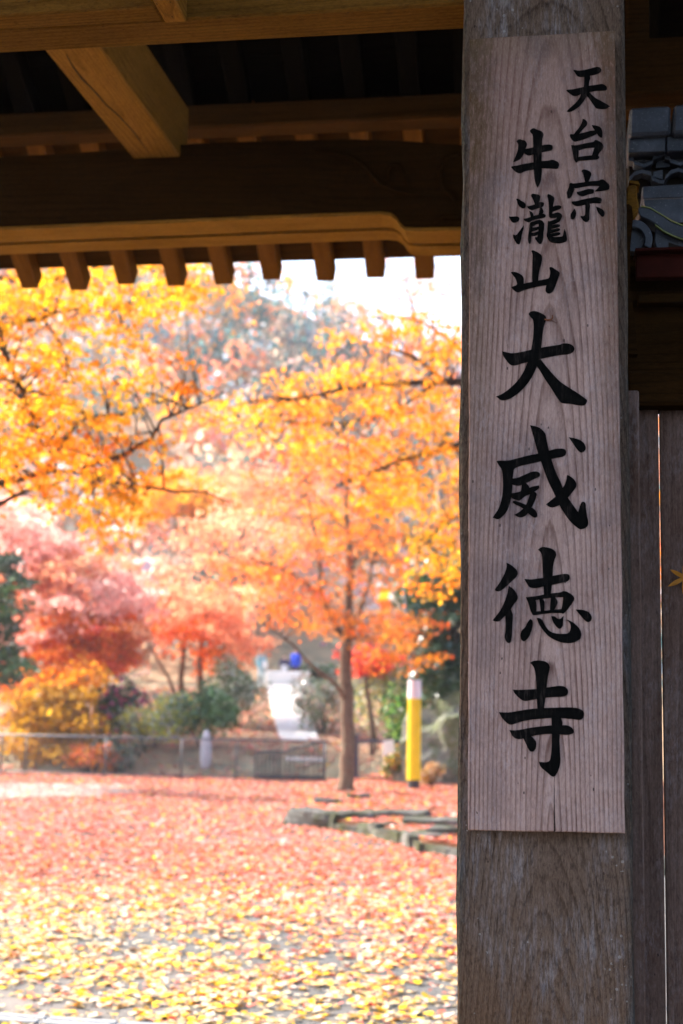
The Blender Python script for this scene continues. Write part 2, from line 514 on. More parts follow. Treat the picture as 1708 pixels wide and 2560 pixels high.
def tile_mat():
    t = NT('smoked_roof_tile')
    _, co, oi = t.objco(9.0)
    n = t.noise(co, 14.0, 6, .65)
    n2 = t.noise(co, 160.0, 3, .7)
    c = t.ramp(n, [(.3, (.022, .025, .036)), (.55, (.045, .050, .068)), (.75, (.085, .093, .12))])
    c = t.mix(t.m('MULTIPLY', t.ramp(n2, [(.6, 0.0), (.7, 1.0)]), .4), c, (.28, .28, .30))
    t.bump(n2, .3, .001)
    return t.done(c, .5, .3)
M['tile'] = tile_mat()
M['red'] = plain('red_oxide_paint', (.035, .006, .004), .8, .05, var=.6, scale=20)
M['moss'] = plain('lichen_edge', (.28, .30, .11), .95, .1, var=.4, scale=60)
M['leaf'] = leafmat('autumn_leaf', .58, .55, .2)
M['litter'] = leafmat('fallen_leaf', .15, .7, .06)
M['evergreen'] = leafmat('glossy_leaf', .2, .28, .6)
def bark_mat(name, a, b):
    t = NT(name)
    _, co, _ = t.objco(5.0)
    n = t.noise(co, 18.0, 6, .7)
    n2 = t.noise(co, 3.0, 4)
    c = t.mix(t.ramp(n, [(.35, 0.0), (.65, 1.0)]), a, b)
    c = t.mix(t.m('MULTIPLY', t.ramp(n2, [(.5, 0.0), (.7, 1.0)]), .5), c, (.12, .13, .09))
    t.bump(n, .8, .02)
    return t.done(c, .9, .1)
M['bark'] = bark_mat('maple_bark', (.10, .062, .042), (.20, .135, .095))
M['bark_dark'] = bark_mat('dark_bark', (.035, .022, .016), (.075, .05, .038))
M['bark_grey'] = bark_mat('grey_bark', (.16, .13, .11), (.30, .26, .23))

# ================================================================== SETTING: ground
def ground_mat():
    t = NT('grey_gravel_yard')
    tc = t.new('ShaderNodeTexCoord').outputs['Object']
    n = t.noise(tc, 2.2, 5, .6)
    n2 = t.noise(tc, 90.0, 4, .75)
    n3 = t.noise(tc, .35, 3, .5)
    c = t.ramp(n2, [(.3, (.05, .05, .05)), (.5, (.13, .128, .125)), (.72, (.30, .295, .29))])
    c = t.mix(t.m('MULTIPLY', t.ramp(n, [(.45, 0.0), (.65, 1.0)]), .4), c, (.19, .175, .165))
    c = t.mix(t.m('MULTIPLY', t.ramp(n3, [(.5, 0.0), (.62, 1.0)]), .35), c, (.40, .34, .30))
    t.bump(n2, .6, .01)
    return t.done(c, .95, 0.0)
M['ground'] = ground_mat()
gm = MB().add([(-400, -400, 0), (400, -400, 0), (400, 400, 0), (-400, 400, 0)], [(0, 1, 2, 3)])
ground = tag(gm.build('ground', M['ground']), kind='structure')

# unseen dark sheet round the viewer, added to cut ground bounce onto the gate
M['bounce_dark'] = plain('dark_bounce_sheet', (.05, .05, .052), .9, .15, var=.35, scale=12)
bounce_sheet = tag(MB().box((-60, -80, -.3), (60, 1.0, .004)).build('bounce_blocker', M['bounce_dark']), kind='structure')

# ================================================================== TEMPLE GATE
PY = 2.75                                   # front face of the post
PX0, PX1 = at(1147.5, 1500, PY).x, at(1576.5, 1500, PY).x
gate = empty('temple_gate', ((PX0 + PX1) / 2, PY + .17, 0),
             'brown timber temple gate with rafters and carved beam above the weathered post', 'gate')
rng = random.Random(3)

# posts: slightly uneven arrises, a hewn look
def post(x0, x1, y0, y1, z1, mat, name='post', wob=.004):
    bm = bmesh.new()
    n = 36
    rows = []
    for i in range(n + 1):
        z = z1 * i / n
        j = lambda: rng.uniform(-wob, wob)
        ch = .005
        ring = [(x0 + ch + j() * .3, y0), (x0 + j() * .7, y0 + ch), (x0, y1), (x1, y1), (x1 + j() * .4, y0 + ch), (x1 - ch + j() * .3, y0)]
        rows.append([bm.verts.new((a - (x0 + x1) / 2, b - (y0 + y1) / 2, z - 1.5)) for a, b in ring])
    for i in range(n):
        for k in range(6):
            bm.faces.new((rows[i][k], rows[i + 1][k], rows[i + 1][(k + 1) % 6], rows[i][(k + 1) % 6]))
    bm.faces.new(rows[0]); bm.faces.new(rows[-1][::-1])
    bmesh.ops.recalc_face_normals(bm, faces=bm.faces[:])
    o = bm_obj(name, bm, mat)
    o.location = ((x0 + x1) / 2, (y0 + y1) / 2, 1.5)
    o.parent = gate
    o.matrix_parent_inverse = parent_world(gate).inverted()
    return o
main_post = post(PX0, PX1, PY, PY + .34, 4.6, M['post'])
tag(main_post, 'silver grey weathered gate post carrying the name board')
post(PX0 - 3.6, PX1 - 3.6, PY, PY + .34, 4.6, M['post'])

# head beam that meets the post from the left
HBZ = at(575, 43, 2.80).z
HBY1 = at_z(575, 104, HBZ).y
box('head_beam', (PX0 - 3.3, 2.80, HBZ), (PX0 + .02, HBY1, HBZ + .26), M['beam_x'], gate, .005)
# ledger and batten in front of the head beam, top left
sx = at(438, 50, 2.79).x
bz = at(430, 56, 2.795).z
box('batten', (sx - .024, 2.05, bz), (sx + .024, 2.797, bz + .07), M['beam_y'], gate, .003)
lz = at(150, 66, 2.795).z
box('ledger', (PX0 - 3.2, 2.735, lz), (sx - .028, 2.797, lz + .09), M['beam_x'], gate, .004)

# cross beam running away from the head beam to the carved beam
CZ = 3.62
pn, pf = at_z(190, 134, CZ), at_z(391, 394, CZ)
YK = pf.y
cd = (pf - pn); cd.normalize()
cl = 2.6
cc = pf - cd * (cl / 2 - .1)
cb = box('cross_beam', (-.095, -cl / 2, 0), (.095, cl / 2, .24), M['beam_y'], None, .006)
cb.location = cc + Vector((0, 0, .12))
cb.rotation_euler = (0, 0, math.atan2(-cd.x, cd.y))
cb.parent = gate
cb.matrix_parent_inverse = parent_world(gate).inverted()

# a long drying crack along its underside
m = MB(); m.tube([at_z(x, y, CZ + .0005) for x, y in ((166, 136), (182, 165), (205, 196), (235, 226), (266, 262), (300, 292), (335, 330), (372, 382))], [.0015, .003, .0035, .003, .003, .003, .0025, .001], 5)
m.build('drying_crack', M['black'], cb)

# carved rainbow beam: front outline from end to end, grooved soffit
top = [(-700, 420), (-300, 408), (0, 392), (180, 383), (310, 373), (490, 359), (700, 351), (880, 348), (1000, 352), (1150, 362), (1300, 385)]
bot = [(1300, 562), (1150, 566), (1040, 568), (1012, 566), (1000, 556), (990, 540), (975, 530), (950, 527), (700, 536), (400, 549), (0, 566), (-700, 600)]
zb = at(500, 545, YK).z
YK2 = at_z(500, 609, zb).y
th = YK2 - YK
kp = [at(x, y, YK) for x, y in top + bot]
bm = bmesh.new()
def layer(bm, pts, y0, y1, raise_=0.0, ntop=len(top)):
    q = []
    for i, p in enumerate(pts):
        z = p.z + (raise_ if i >= ntop else 0.0)
        q.append(Vector((p.x, y0, z)))
    prism_bm(bm, q, Vector((0, y1 - y0, 0)))
layer(bm, kp, YK, YK + th * .50)
layer(bm, kp, YK + th * .50 + .001, YK + th * .60, .02)
layer(bm, kp, YK + th * .60 + .001, YK + th)
bmesh.ops.recalc_face_normals(bm, faces=bm.faces[:])
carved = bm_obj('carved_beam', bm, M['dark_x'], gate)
# the engraved arcs read as low ridges of dark relief
def relief(pts, r):
    m = MB()
    m.tube([at(x, y, YK - .004) for x, y in pts], [q * 1.5 for q in r], 6)
    m.build('carved_scroll', M['dark_x'], carved, True)
relief([(790, 378), (840, 384), (880, 395), (910, 415), (930, 440), (955, 465), (1000, 482), (1080, 492)], [.004, .006, .007, .008, .008, .007, .006, .003])
relief([(975, 455), (972, 430), (980, 412), (1000, 415), (1010, 440), (1020, 470)], [.003, .005, .006, .006, .005, .003])
relief([(1150, 385), (1115, 395), (1100, 430), (1108, 470), (1140, 500)], [.005, .007, .007, .007, .006])
relief([(1150, 542), (1110, 542), (1085, 560)], [.007, .006, .004])
# added strips along its soffit, bounce light put into their colour, a groove between
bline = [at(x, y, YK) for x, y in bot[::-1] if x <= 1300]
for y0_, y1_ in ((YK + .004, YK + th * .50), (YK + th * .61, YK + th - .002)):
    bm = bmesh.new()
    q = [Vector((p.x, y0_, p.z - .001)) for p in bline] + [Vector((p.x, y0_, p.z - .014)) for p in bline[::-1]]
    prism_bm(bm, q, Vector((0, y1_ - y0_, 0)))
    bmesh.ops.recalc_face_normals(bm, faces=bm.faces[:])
    bm_obj('soffit_light_strip', bm, M['soffit_light_x'], carved)
# purlin
YP = YK + .72
pz0, pz1 = at(575, 316, YP).z, at(575, 268, YP).z
box('purlin', (-5.5, YP, pz0), (5.2, YP + .13, pz1 + .02), M['deck'], gate, .01)
# rafters
YE = YK + 1.55
ze = at(500, 714, YE).z
zp = pz1 + .025
slope = (zp - ze) / (YE - YP)
RY, = (2.45,)
ridge_z = ze + slope * (YE - RY)
x_first = at(77, 714, YE).x
x_last = at(1065, 700, YE).x
pitch_x = (x_last - x_first) / 8.0
RH, RW = .105, .088
L = math.hypot(YE - RY, ridge_z - ze)
ang = -math.atan2(ridge_z - ze, YE - RY)
YS = YP + .06                                 # brown rafters end here; further in, roof shade is put into the colour
def rafter_mesh(L_, mat):
    bm = bmesh.new()
    bmesh.ops.create_cube(bm, size=1.0)
    for v in bm.verts: v.co = Vector((v.co.x * RW, v.co.y * L_, v.co.z * RH + RH / 2))
    bmesh.ops.bevel(bm, geom=bm.edges[:], offset=.006, segments=1, affect='EDGES')
    me = bpy.data.meshes.new('rafter'); bm.to_mesh(me); bm.free(); me.materials.append(mat)
    return me
pieces = []
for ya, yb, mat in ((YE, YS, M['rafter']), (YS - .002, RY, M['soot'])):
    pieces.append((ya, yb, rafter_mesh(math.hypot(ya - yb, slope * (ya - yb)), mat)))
for i in range(-14, 23):
    x = x_first + i * pitch_x + rng.uniform(-.010, .010)
    jy, jr = rng.uniform(-.018, .012), rng.uniform(-.006, .006)
    for k, (ya, yb, me) in enumerate(pieces):
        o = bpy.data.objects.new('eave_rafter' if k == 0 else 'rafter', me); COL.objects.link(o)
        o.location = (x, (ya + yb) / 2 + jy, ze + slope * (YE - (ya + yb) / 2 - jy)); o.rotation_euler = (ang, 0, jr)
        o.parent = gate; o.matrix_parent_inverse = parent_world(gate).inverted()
# roof boards over the rafters, far slope then near slope
up = Vector((0, math.sin(-ang), math.cos(ang)))
XA, XB = -6.0, 6.0
def plate(name, y0, z0, y1, z1, t, mat):
    m = MB()
    m.add([(XA, y0, z0), (XB, y0, z0), (XB, y1, z1), (XA, y1, z1), (XA, y0, z0 + t), (XB, y0, z0 + t), (XB, y1, z1 + t), (XA, y1, z1 + t)],
          [(0, 1, 2, 3), (4, 7, 6, 5), (0, 4, 5, 1), (1, 5, 6, 2), (2, 6, 7, 3), (3, 7, 4, 0)])
    return m.build(name, mat, gate)
off = RH / math.cos(ang) + .002
nb = 14
for k in range(nb):                           # each sheathing board, lapped a little
    ya, yb = YE + .02 - (YE - RY) * k / nb, YE + .02 - (YE - RY) * (k + 1) / nb - .012
    za, zb_ = ze + slope * (YE - ya) + off, ze + slope * (YE - yb) + off
    plate('roof_board', ya, za + .006, yb, zb_ + .001, .022, M['deck'] if yb > YS - .02 else M['roof_shade_x'])
plate('roof_covering', YE + .06, ze - slope * .06 + off + .045, RY, ridge_z + off + .045, .16, M['tile'])
YN = -1.1
plate('roof_covering', RY - .002, ridge_z + off + .045, YN, ridge_z - slope * .85 * (RY - YN) + off + .045, .16, M['tile'])
# ridge beam and tie beams on the right hand bay
box('ridge_beam', (-5.6, RY - .1, ridge_z - .24), (5.6, RY + .1, ridge_z - .01), M['roof_shade_x'], gate)
tbz = at(1640, 233, 3.95).z
tby = at_z(1640, 263, tbz).y
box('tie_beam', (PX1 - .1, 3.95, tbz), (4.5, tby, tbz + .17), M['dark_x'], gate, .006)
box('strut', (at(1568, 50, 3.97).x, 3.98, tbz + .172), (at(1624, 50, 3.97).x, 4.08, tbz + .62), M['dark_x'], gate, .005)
box('wall_plate', (PX0 - 3.3, PY + .06, 4.20), (4.6, PY + .26, 4.45), M['dark_x'], gate)
_rx = at(1362, 1500, YK + .1).x
post(_rx - .17, _rx + .17, YK + .02, YK + .36, 4.3, M['post'], wob=.003)

# ================================================================== NAME BOARD with its writing
TH = .038
GAP = .004
FY = PY - GAP - TH                          # front face of the board
cor = [at(1174.4, 97.3, FY), at(1537.6, 75.0, FY), at(1563.0, 2083.8, FY), at(1170.2, 2075.5, FY)]
bc = sum(cor, Vector()) / 4
bm = bmesh.new()
n = 24
fr, bk = [], []
rb = random.Random(8)
edge = []
for a, b, cnt in ((0, 1, 6), (1, 2, n), (2, 3, 6), (3, 0, n)):
    for i in range(cnt):
        p = cor[a].lerp(cor[b], i / cnt)
        if i: p = p + Vector((rb.uniform(-1, 1), 0, rb.uniform(-1, 1))) * .0009
        edge.append(p)
# front face with a slightly worn arris
cen = bc
fr = [bm.verts.new(p + (cen - p).normalized() * .0022 - bc) for p in edge]
md = [bm.verts.new(p + Vector((0, .0022, 0)) - bc) for p in edge]
bk = [bm.verts.new(p + Vector((0, TH, 0)) - bc) for p in edge]
bm.faces.new(fr)
bm.faces.new(bk[::-1])
for A, B in ((fr, md), (md, bk)):
    for i in range(len(edge)):
        j = (i + 1) % len(edge)
        bm.faces.new((A[j], A[i], B[i], B[j]))
bmesh.ops.recalc_face_normals(bm, faces=bm.faces[:])
board = bm_obj('name_board', bm, M['board'])
board.location = bc
tag(board, 'tall pinkish grey wooden name board with black brushed characters on the post', 'name board')
m = MB()
m.box((bc.x - .06, FY + TH, bc.z + .5), (bc.x + .06, PY - .0005, bc.z + .54))
m.build('hanging_cleat', M['black'], board)
m = MB()
m.box((bc.x - .06, FY + TH, bc.z - .6), (bc.x + .06, PY - .0005, bc.z - .56))
m.build('hanging_cleat', M['black'], board)

GLYPHS = [
 ('天', 1400, 140, 11.2, [
  '380,400 420,385 520,412 680,390 850,350 1000,305 1080,303 1130,325 1165,380 1150,430 1080,480 980,515 830,545 700,572 560,580 500,560 450,510 420,450',
  '180,965 220,940 340,935 500,900 670,865 820,828 960,812 1080,795 1160,780 1220,790 1290,830 1320,880 1310,950 1180,960 1000,965 840,1000 740,1030 590,1060 500,1100 440,1112 360,1105 270,1040',
  '680,540 830,525 855,600 845,650 825,690 815,800 810,900 790,1000 750,1110 700,1210 640,1290 560,1390 470,1460 370,1525 270,1560 195,1550 230,1500 330,1410 440,1310 540,1190 600,1060 650,950 670,850 680,700',
  '760,980 840,1020 900,1090 980,1160 1050,1205 1150,1255 1250,1310 1350,1370 1400,1405 1350,1430 1300,1465 1220,1478 1060,1465 1010,1450 950,1370 880,1270 800,1160 755,1105 720,1050']),
 ('台', 1400, 280, 11.2, [
  '640,190 680,195 740,240 770,290 770,345 720,400 640,480 570,560 540,605 700,570 850,525 980,510 1040,560 1030,605 950,650 800,710 650,765 520,800 430,825 370,800 310,740 275,660 290,620 330,615 390,630 430,560 520,460 590,350 630,250',
  '895,365 960,370 1070,390 1140,430 1180,500 1195,600 1185,700 1150,712 1090,670 1040,600 980,510 920,420',
  '315,930 360,920 420,935 530,1060 520,1258 515,1355 480,1395 460,1408 430,1380 395,1330 370,1200 345,1050',
  '360,920 420,935 560,910 750,865 950,830 975,785 1010,775 1100,815 1180,870 1225,940 1215,990 1160,1070 1100,1140 1065,1215 1040,1260 890,1230 940,1080 970,985 850,990 690,1010 520,1075 400,1050',
  '500,1258 700,1230 895,1210 1065,1215 1110,1255 1090,1290 1040,1318 900,1325 700,1345 490,1357']),
 ('宗', 1400, 420, 11.2, [
  '605,75 650,38 710,40 800,70 860,110 885,160 870,220 830,310 805,375 790,400 715,400 690,330 670,220 645,140',
  '270,430 320,408 360,435 500,420 700,390 900,365 1080,355 1130,330 1185,310 1250,340 1330,410 1380,460 1395,520 1375,590 1320,605 1150,640 1000,648 980,640 1050,580 1090,530 1105,500 950,490 800,495 600,530 450,560 405,550 395,620 360,710 330,780 270,840 215,840 200,740 190,680 225,600 250,530',
  '470,670 540,660 650,625 800,580 900,585 955,605 950,690 900,710 800,725 700,770 610,790 540,760 480,710',
  '325,945 360,930 450,930 600,890 800,845 950,820 1010,805 1100,825 1160,850 1175,890 1150,970 1110,985 980,970 830,985 700,1020 560,1050 480,1062 410,1040 350,1000',
  '705,980 820,965 845,1050 830,1150 825,1250 825,1350 830,1430 800,1480 740,1505 690,1495 640,1450 580,1370 575,1335 640,1350 690,1335 705,1280 712,1150',
  '405,1130 440,1190 460,1260 450,1330 410,1400 360,1435 310,1420 295,1360 300,1290 350,1220',
  '1015,1080 1100,1110 1190,1155 1240,1210 1255,1280 1230,1340 1190,1362 1130,1310 1070,1240 1035,1160']),
 ('牛', 1260, 310, 9.8, [
  '640,150 700,105 740,100 830,145 900,165 950,200 972,250 965,300 940,360 935,520 925,700 925,900 930,1080 925,1230 905,1390 870,1480 825,1555 790,1490 755,1380 735,1200 725,1000 722,800 720,600 715,400 705,250 660,210 640,180',
  '308,420 350,380 400,370 450,390 510,400 555,450 570,500 545,560 525,610 500,690 460,770 400,850 340,885 260,920 230,915 260,850 310,730 345,620 350,480',
  '480,620 550,605 720,570 930,525 1000,505 1100,500 1170,510 1200,550 1195,620 1150,640 1030,660 930,685 800,720 680,750 620,765 560,750 500,710',
  '175,1050 210,1030 300,1020 450,985 600,955 800,925 930,905 1100,895 1150,875 1215,875 1280,905 1330,930 1355,980 1352,1030 1310,1095 1150,1080 930,1075 720,1105 580,1130 480,1165 410,1200 340,1195 240,1130']),
 ('瀧', 1260, 475, 9.224, [
  '285,200 330,198 400,245 470,285 508,330 500,390 470,420 410,415 350,370 315,310',
  '115,612 190,612 290,605 350,625 362,665 345,705 290,735 230,750 185,735 145,680',
  '210,1025 285,1045 340,970 400,890 460,810 455,890 425,970 410,1050 400,1140 375,1220 345,1252 295,1230 250,1160 212,1090',
  '618,115 655,82 720,90 800,105 840,140 835,190 820,260 800,320 720,335 690,260 660,190',
  '535,380 570,372 640,355 720,325 820,275 900,280 930,300 920,350 880,390 800,410 720,435 650,465 600,445 555,410',
  '585,480 640,500 675,540 685,590 680,630 625,640 605,560',
  '830,370 870,390 910,470 920,500 880,555 850,590 790,590 815,500',
  '455,660 520,655 600,625 700,590 800,570 900,540 955,560 970,600 930,630 850,645 740,665 660,690 600,735 560,738 500,710 460,690',
  '595,755 665,725 665,860 640,960 635,1050 632,1150 620,1215 595,1235 565,1210 550,1130 560,1040 580,920',
  '595,755 700,720 800,682 860,690 910,730 932,780 925,880 912,980 915,1060 905,1130 880,1200 850,1238 810,1235 760,1180 715,1110 720,1085 770,1085 775,1030 795,950 800,850 800,775 740,780 680,830 640,800',
  '640,865 720,860 815,835 815,890 750,920 690,940 630,955',
  '630,985 700,980 815,940 815,1000 770,1030 690,1055 625,1045',
  '995,110 1030,92 1090,115 1165,170 1160,240 1140,320 1130,400 1120,500 1120,550 1220,512 1280,520 1335,560 1345,600 1310,670 1285,720 1180,770 1090,805 1085,900 1075,1000 1090,1060 1150,1085 1250,1080 1350,1070 1370,1020 1395,890 1430,970 1445,1050 1460,1140 1430,1180 1350,1210 1250,1222 1150,1210 1060,1180 1010,1120 980,1040 1000,950 1010,800 1015,710 1060,720 1140,690 1215,655 1220,630 1120,640 1065,635 1035,580 1040,450 1030,250',
  '1110,395 1180,358 1280,350 1328,380 1310,420 1240,450 1160,480 1095,500',
  '1060,825 1150,800 1240,782 1295,800 1290,835 1200,860 1130,880 1060,890',
  '1055,915 1150,900 1240,875 1295,890 1290,925 1200,955 1120,975 1055,985',
  '1050,1005 1160,985 1250,965 1305,985 1295,1020 1200,1045 1100,1060 1045,1060']),
 ('山', 1260, 610, 9.8, [
  '172,695 200,680 290,685 380,720 460,780 488,850 485,970 600,945 720,920 850,890 1000,865 1090,845 1120,800 1135,700 1130,640 1110,580 1140,560 1190,570 1290,640 1360,690 1370,730 1340,820 1290,950 1250,1060 1200,1160 1130,1210 1070,1205 1020,1160 1020,1090 1040,1005 920,1020 780,1050 620,1085 470,1130 360,1182 300,1170 220,1110 180,1055 210,1040 290,1020 325,980 310,910 280,830 220,760',
  '670,165 700,152 740,158 840,205 910,260 935,310 935,390 910,500 870,640 850,760 845,900 840,960 700,960 690,850 695,650 700,450 705,260 690,210']),
 ('大', 1220, 760, 5.807, [
  '205,685 250,695 350,718 480,698 630,662 780,632 900,610 1050,590 1080,572 1150,570 1210,585 1250,620 1260,650 1245,690 1185,725 1050,735 900,765 760,795 650,820 560,845 460,870 400,890 350,890 315,875 270,820 215,745',
  '588,140 620,108 670,98 730,112 800,145 840,175 850,215 830,270 805,350 790,470 780,580 765,700 740,820 700,930 650,1040 580,1150 500,1240 420,1310 320,1375 240,1397 185,1395 140,1355 115,1345 200,1310 290,1250 400,1150 480,1050 540,940 580,830 620,700 645,580 660,450 665,300 655,220 620,190',
  '690,850 760,795 820,870 900,970 980,1060 1070,1145 1180,1215 1300,1290 1400,1360 1448,1400 1420,1455 1390,1472 1300,1465 1200,1445 1090,1440 1050,1420 1000,1350 920,1220 830,1090 760,970 712,905']),
 ('威', 1220, 1050, 5.807, [
  '125,600 150,587 300,590 430,555 580,515 730,487 890,443 990,415 1090,413 1125,430 1140,465 1125,510 1080,535 930,560 770,595 600,635 450,670 378,705 365,800 355,900 355,1000 340,1110 315,1230 270,1335 190,1420 140,1442 70,1415 100,1370 150,1300 190,1190 212,1080 220,950 215,800 200,710 160,660',
  '612,75 680,88 740,105 800,150 840,205 850,280 885,440 920,560 960,690 1010,810 1060,910 1085,985 1120,1060 1170,1140 1240,1240 1310,1335 1350,1200 1390,1180 1420,1210 1425,1290 1440,1400 1460,1480 1450,1540 1400,1575 1340,1588 1280,1550 1200,1480 1120,1370 1050,1260 1000,1150 940,1020 880,900 820,740 770,600 720,460 670,270',
  '1150,795 1210,825 1260,870 1290,930 1280,980 1230,1040 1170,1120 1100,1190 1030,1240 950,1268 890,1262 843,1222 900,1180 990,1105 1060,1020 1110,950 1140,870',
  '1175,250 1270,265 1340,290 1395,330 1422,390 1420,430 1390,460 1350,472 1310,445 1270,390 1220,315',
  '345,850 430,840 520,800 640,748 710,745 750,765 760,800 740,825 660,860 560,910 480,945 420,955 340,930',
  '335,1065 430,1050 540,1010 640,965 740,948 748,985 700,1025 620,1070 530,1110 460,1170 410,1160 335,1130',
  '500,915 545,900 610,975 580,1030 540,1090 480,1100 480,1010',
  '610,1060 660,1035 712,1060 700,1130 650,1240 610,1310 560,1380 500,1410 450,1412 383,1375 450,1340 530,1270 570,1200 600,1110',
  '355,1190 385,1165 440,1185 540,1225 640,1265 700,1320 722,1375 710,1412 665,1415 620,1385 570,1340 500,1270 400,1225']),
 ('徳', 1220, 1350, 5.807, [
  '270,330 320,350 380,395 425,440 435,490 410,540 350,590 290,650 210,720 160,748 110,738 100,715 150,650 200,570 250,470 275,390',
  '300,665 360,700 410,760 438,830 420,880 370,940 330,1010 280,1060 230,1120 160,1185 100,1182 68,1165 120,1100 190,1010 240,900 280,790',
  '250,1020 330,1000 360,1070 365,1110 355,1220 350,1370 335,1480 300,1500 260,1470 240,1400 255,1330 258,1200',
  '728,140 760,110 800,98 870,108 940,130 985,170 995,220 960,300 945,400 940,520 930,650 915,780 900,815 815,815 805,650 798,500 793,350 785,220 765,175',
  '530,570 560,565 620,575 800,548 940,520 1050,498 1150,488 1185,510 1190,560 1160,600 1050,625 930,650 800,675 720,695 650,700 595,680 565,630',
  '550,830 640,825 700,880 705,960 705,1040 690,1090 650,1090 615,1020 590,920',
  '550,830 700,815 900,775 1060,760 1090,740 1140,745 1220,790 1258,840 1250,880 1200,950 1140,1030 1090,1075 1055,1050 1080,950 1092,830 1000,830 850,845 700,870 600,890',
  '640,1040 800,1030 950,1010 1100,1000 1100,1060 950,1055 800,1070 680,1092 640,1080',
  '745,860 790,850 825,890 822,960 820,1040 765,1040 758,950',
  '918,815 960,810 1000,860 1018,910 990,960 965,1015 900,1025 905,920',
  '615,1145 645,1165 655,1220 635,1310 600,1400 560,1450 520,1475 480,1445 470,1380 490,1310 540,1270 575,1195',
  '708,1130 750,1132 790,1160 830,1240 880,1310 960,1355 1080,1365 1170,1355 1205,1290 1200,1220 1170,1175 1130,1160 1180,1165 1250,1205 1310,1260 1350,1320 1360,1380 1340,1440 1270,1480 1180,1498 1080,1490 980,1455 880,1400 800,1310 740,1220',
  '920,1105 970,1105 1020,1150 1060,1140 1100,1100 1092,1170 1090,1240 1060,1285 1020,1285 980,1240 940,1180',
  '1275,1010 1370,1010 1460,1040 1500,1090 1512,1140 1490,1180 1445,1195 1400,1160 1340,1090']),
 ('寺', 1220, 1640, 5.807, [
  '610,98 660,70 740,62 830,75 880,110 902,160 890,220 870,300 855,420 845,560 825,690 810,790 720,790 710,650 705,500 700,350 685,220 665,160 640,125',
  '365,490 450,492 600,485 720,478 850,458 960,442 1040,430 1110,440 1155,475 1168,525 1150,570 1090,590 950,595 830,605 700,625 620,640 550,655 500,645 440,600 385,540',
  '160,815 230,818 310,820 450,795 600,770 800,755 1000,748 1200,745 1300,755 1370,785 1398,830 1390,890 1350,930 1230,915 1050,900 900,900 700,915 550,935 440,965 340,1000 290,985 220,920 180,860',
  '312,1075 380,1080 480,1070 620,1040 780,1020 930,1005 1080,1005 1150,1005 1210,1030 1245,1075 1245,1120 1190,1140 1130,1145 1030,1135 880,1130 760,1140 620,1165 540,1190 450,1210 390,1195 345,1150',
  '920,880 1050,890 1085,950 1080,1010 1045,1100 1040,1250 1048,1400 1055,1520 1040,1620 1000,1710 965,1755 920,1745 870,1700 760,1610 740,1535 830,1545 890,1530 910,1480 925,1350 930,1150 925,980',
  '510,1190 620,1155 670,1200 705,1250 700,1340 665,1385 620,1390 590,1360 555,1280']),
]
def soften(P):
    """round the traced corners a little, keeping the tips"""
    out = []
    n = len(P)
    for i in range(n):
        a, b, c = Vector(P[i - 1]), Vector(P[i]), Vector(P[(i + 1) % n])
        v1, v2 = (b - a), (c - b)
        cosang = v1.normalized().dot(v2.normalized()) if v1.length and v2.length else 1
        if cosang < .2:
            out.append(b)
        else:
            out.append(b.lerp(a, .22)); out.append(b.lerp(c, .22))
    return out
for ch, ox, oy, sc, strokes in GLYPHS:
    bm = bmesh.new()
    for k, s in enumerate(strokes):
        P = [tuple(float(q) for q in w_.split(',')) for w_ in s.split()]
        P = soften([(ox + x / sc, oy + y / sc) for x, y in P])
        yf = FY - .0022 - .00006 * k
        pts = [at(p[0], p[1], yf) - bc for p in P]
        prism_bm(bm, pts, Vector((0, .0018 + .00006 * k, 0)))
    bmesh.ops.recalc_face_normals(bm, faces=bm.faces[:])
    g = bm_obj('character', bm, M['ink'])
    g.parent = board
    g['label'] = 'black brushed character ' + ch

# a dry twig caught on the board
m = MB()
m.tube([at(x, y, FY - .004) for x, y in ((1362, 798), (1370, 800), (1378, 799), (1382, 794), (1381, 787))], [.0014, .0017, .0016, .0014, .0008], 6)
m.tube([at(x, y, FY - .003) for x, y in ((1377, 799), (1385, 804), (1392, 808))], [.0006, .0005, .0003], 5)
tw = m.build('twig', plain('red_brown_twig', (.16, .05, .02), .7), None, True)
tag(tw, 'tiny curled red brown twig stuck on the name board', 'twig')

# ================================================================== WING WALL right of the post
wing = empty('wing_wall', (PX1 + .35, 3.0, 0), 'grey plank wing wall with a small tiled roof beside the post', 'wall')
WY = 2.95
edges = [1577.5, 1651.5]
x0 = at(1577.5, 1500, WY).x
x1 = at(1651.8, 1500, WY).x
x2 = at(1655.6, 1500, WY + .008).x
ztop = at(1610, 1014, WY).z
box('plank', (x0, WY, .05), (x1, WY + .022, ztop), M['plank'], wing, .002)
xx = x2
for k in range(8):
    wdt = .165 + .02 * ((k * 7) % 3)
    box('plank', (xx, WY + .008, .05), (xx + wdt, WY + .030, ztop - .008), M['plank'], wing, .002)
    xx += wdt + .0012
# narrow dark stop along the post
box('door_stop', (PX1 - .004, PY + .055, .05), (x0 + .012, WY - .003, ztop), M['plank'], wing, .003)
hz0, hz1 = at(1640, 1012, WY - .05).z, at(1640, 925, WY - .05).z
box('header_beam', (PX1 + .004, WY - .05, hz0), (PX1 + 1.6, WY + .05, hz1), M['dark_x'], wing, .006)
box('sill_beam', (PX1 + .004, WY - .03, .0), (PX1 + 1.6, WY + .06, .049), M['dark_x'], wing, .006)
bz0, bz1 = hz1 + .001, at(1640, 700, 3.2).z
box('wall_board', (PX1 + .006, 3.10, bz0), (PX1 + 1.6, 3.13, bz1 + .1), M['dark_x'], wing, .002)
rz = at(1650, 745, 3.06).z
box('wall_rail', (at(1595, 745, 3.06).x, 3.06, rz - .010), (PX1 + 1.6, 3.098, rz + .010), M['dark_x'], wing, .002)
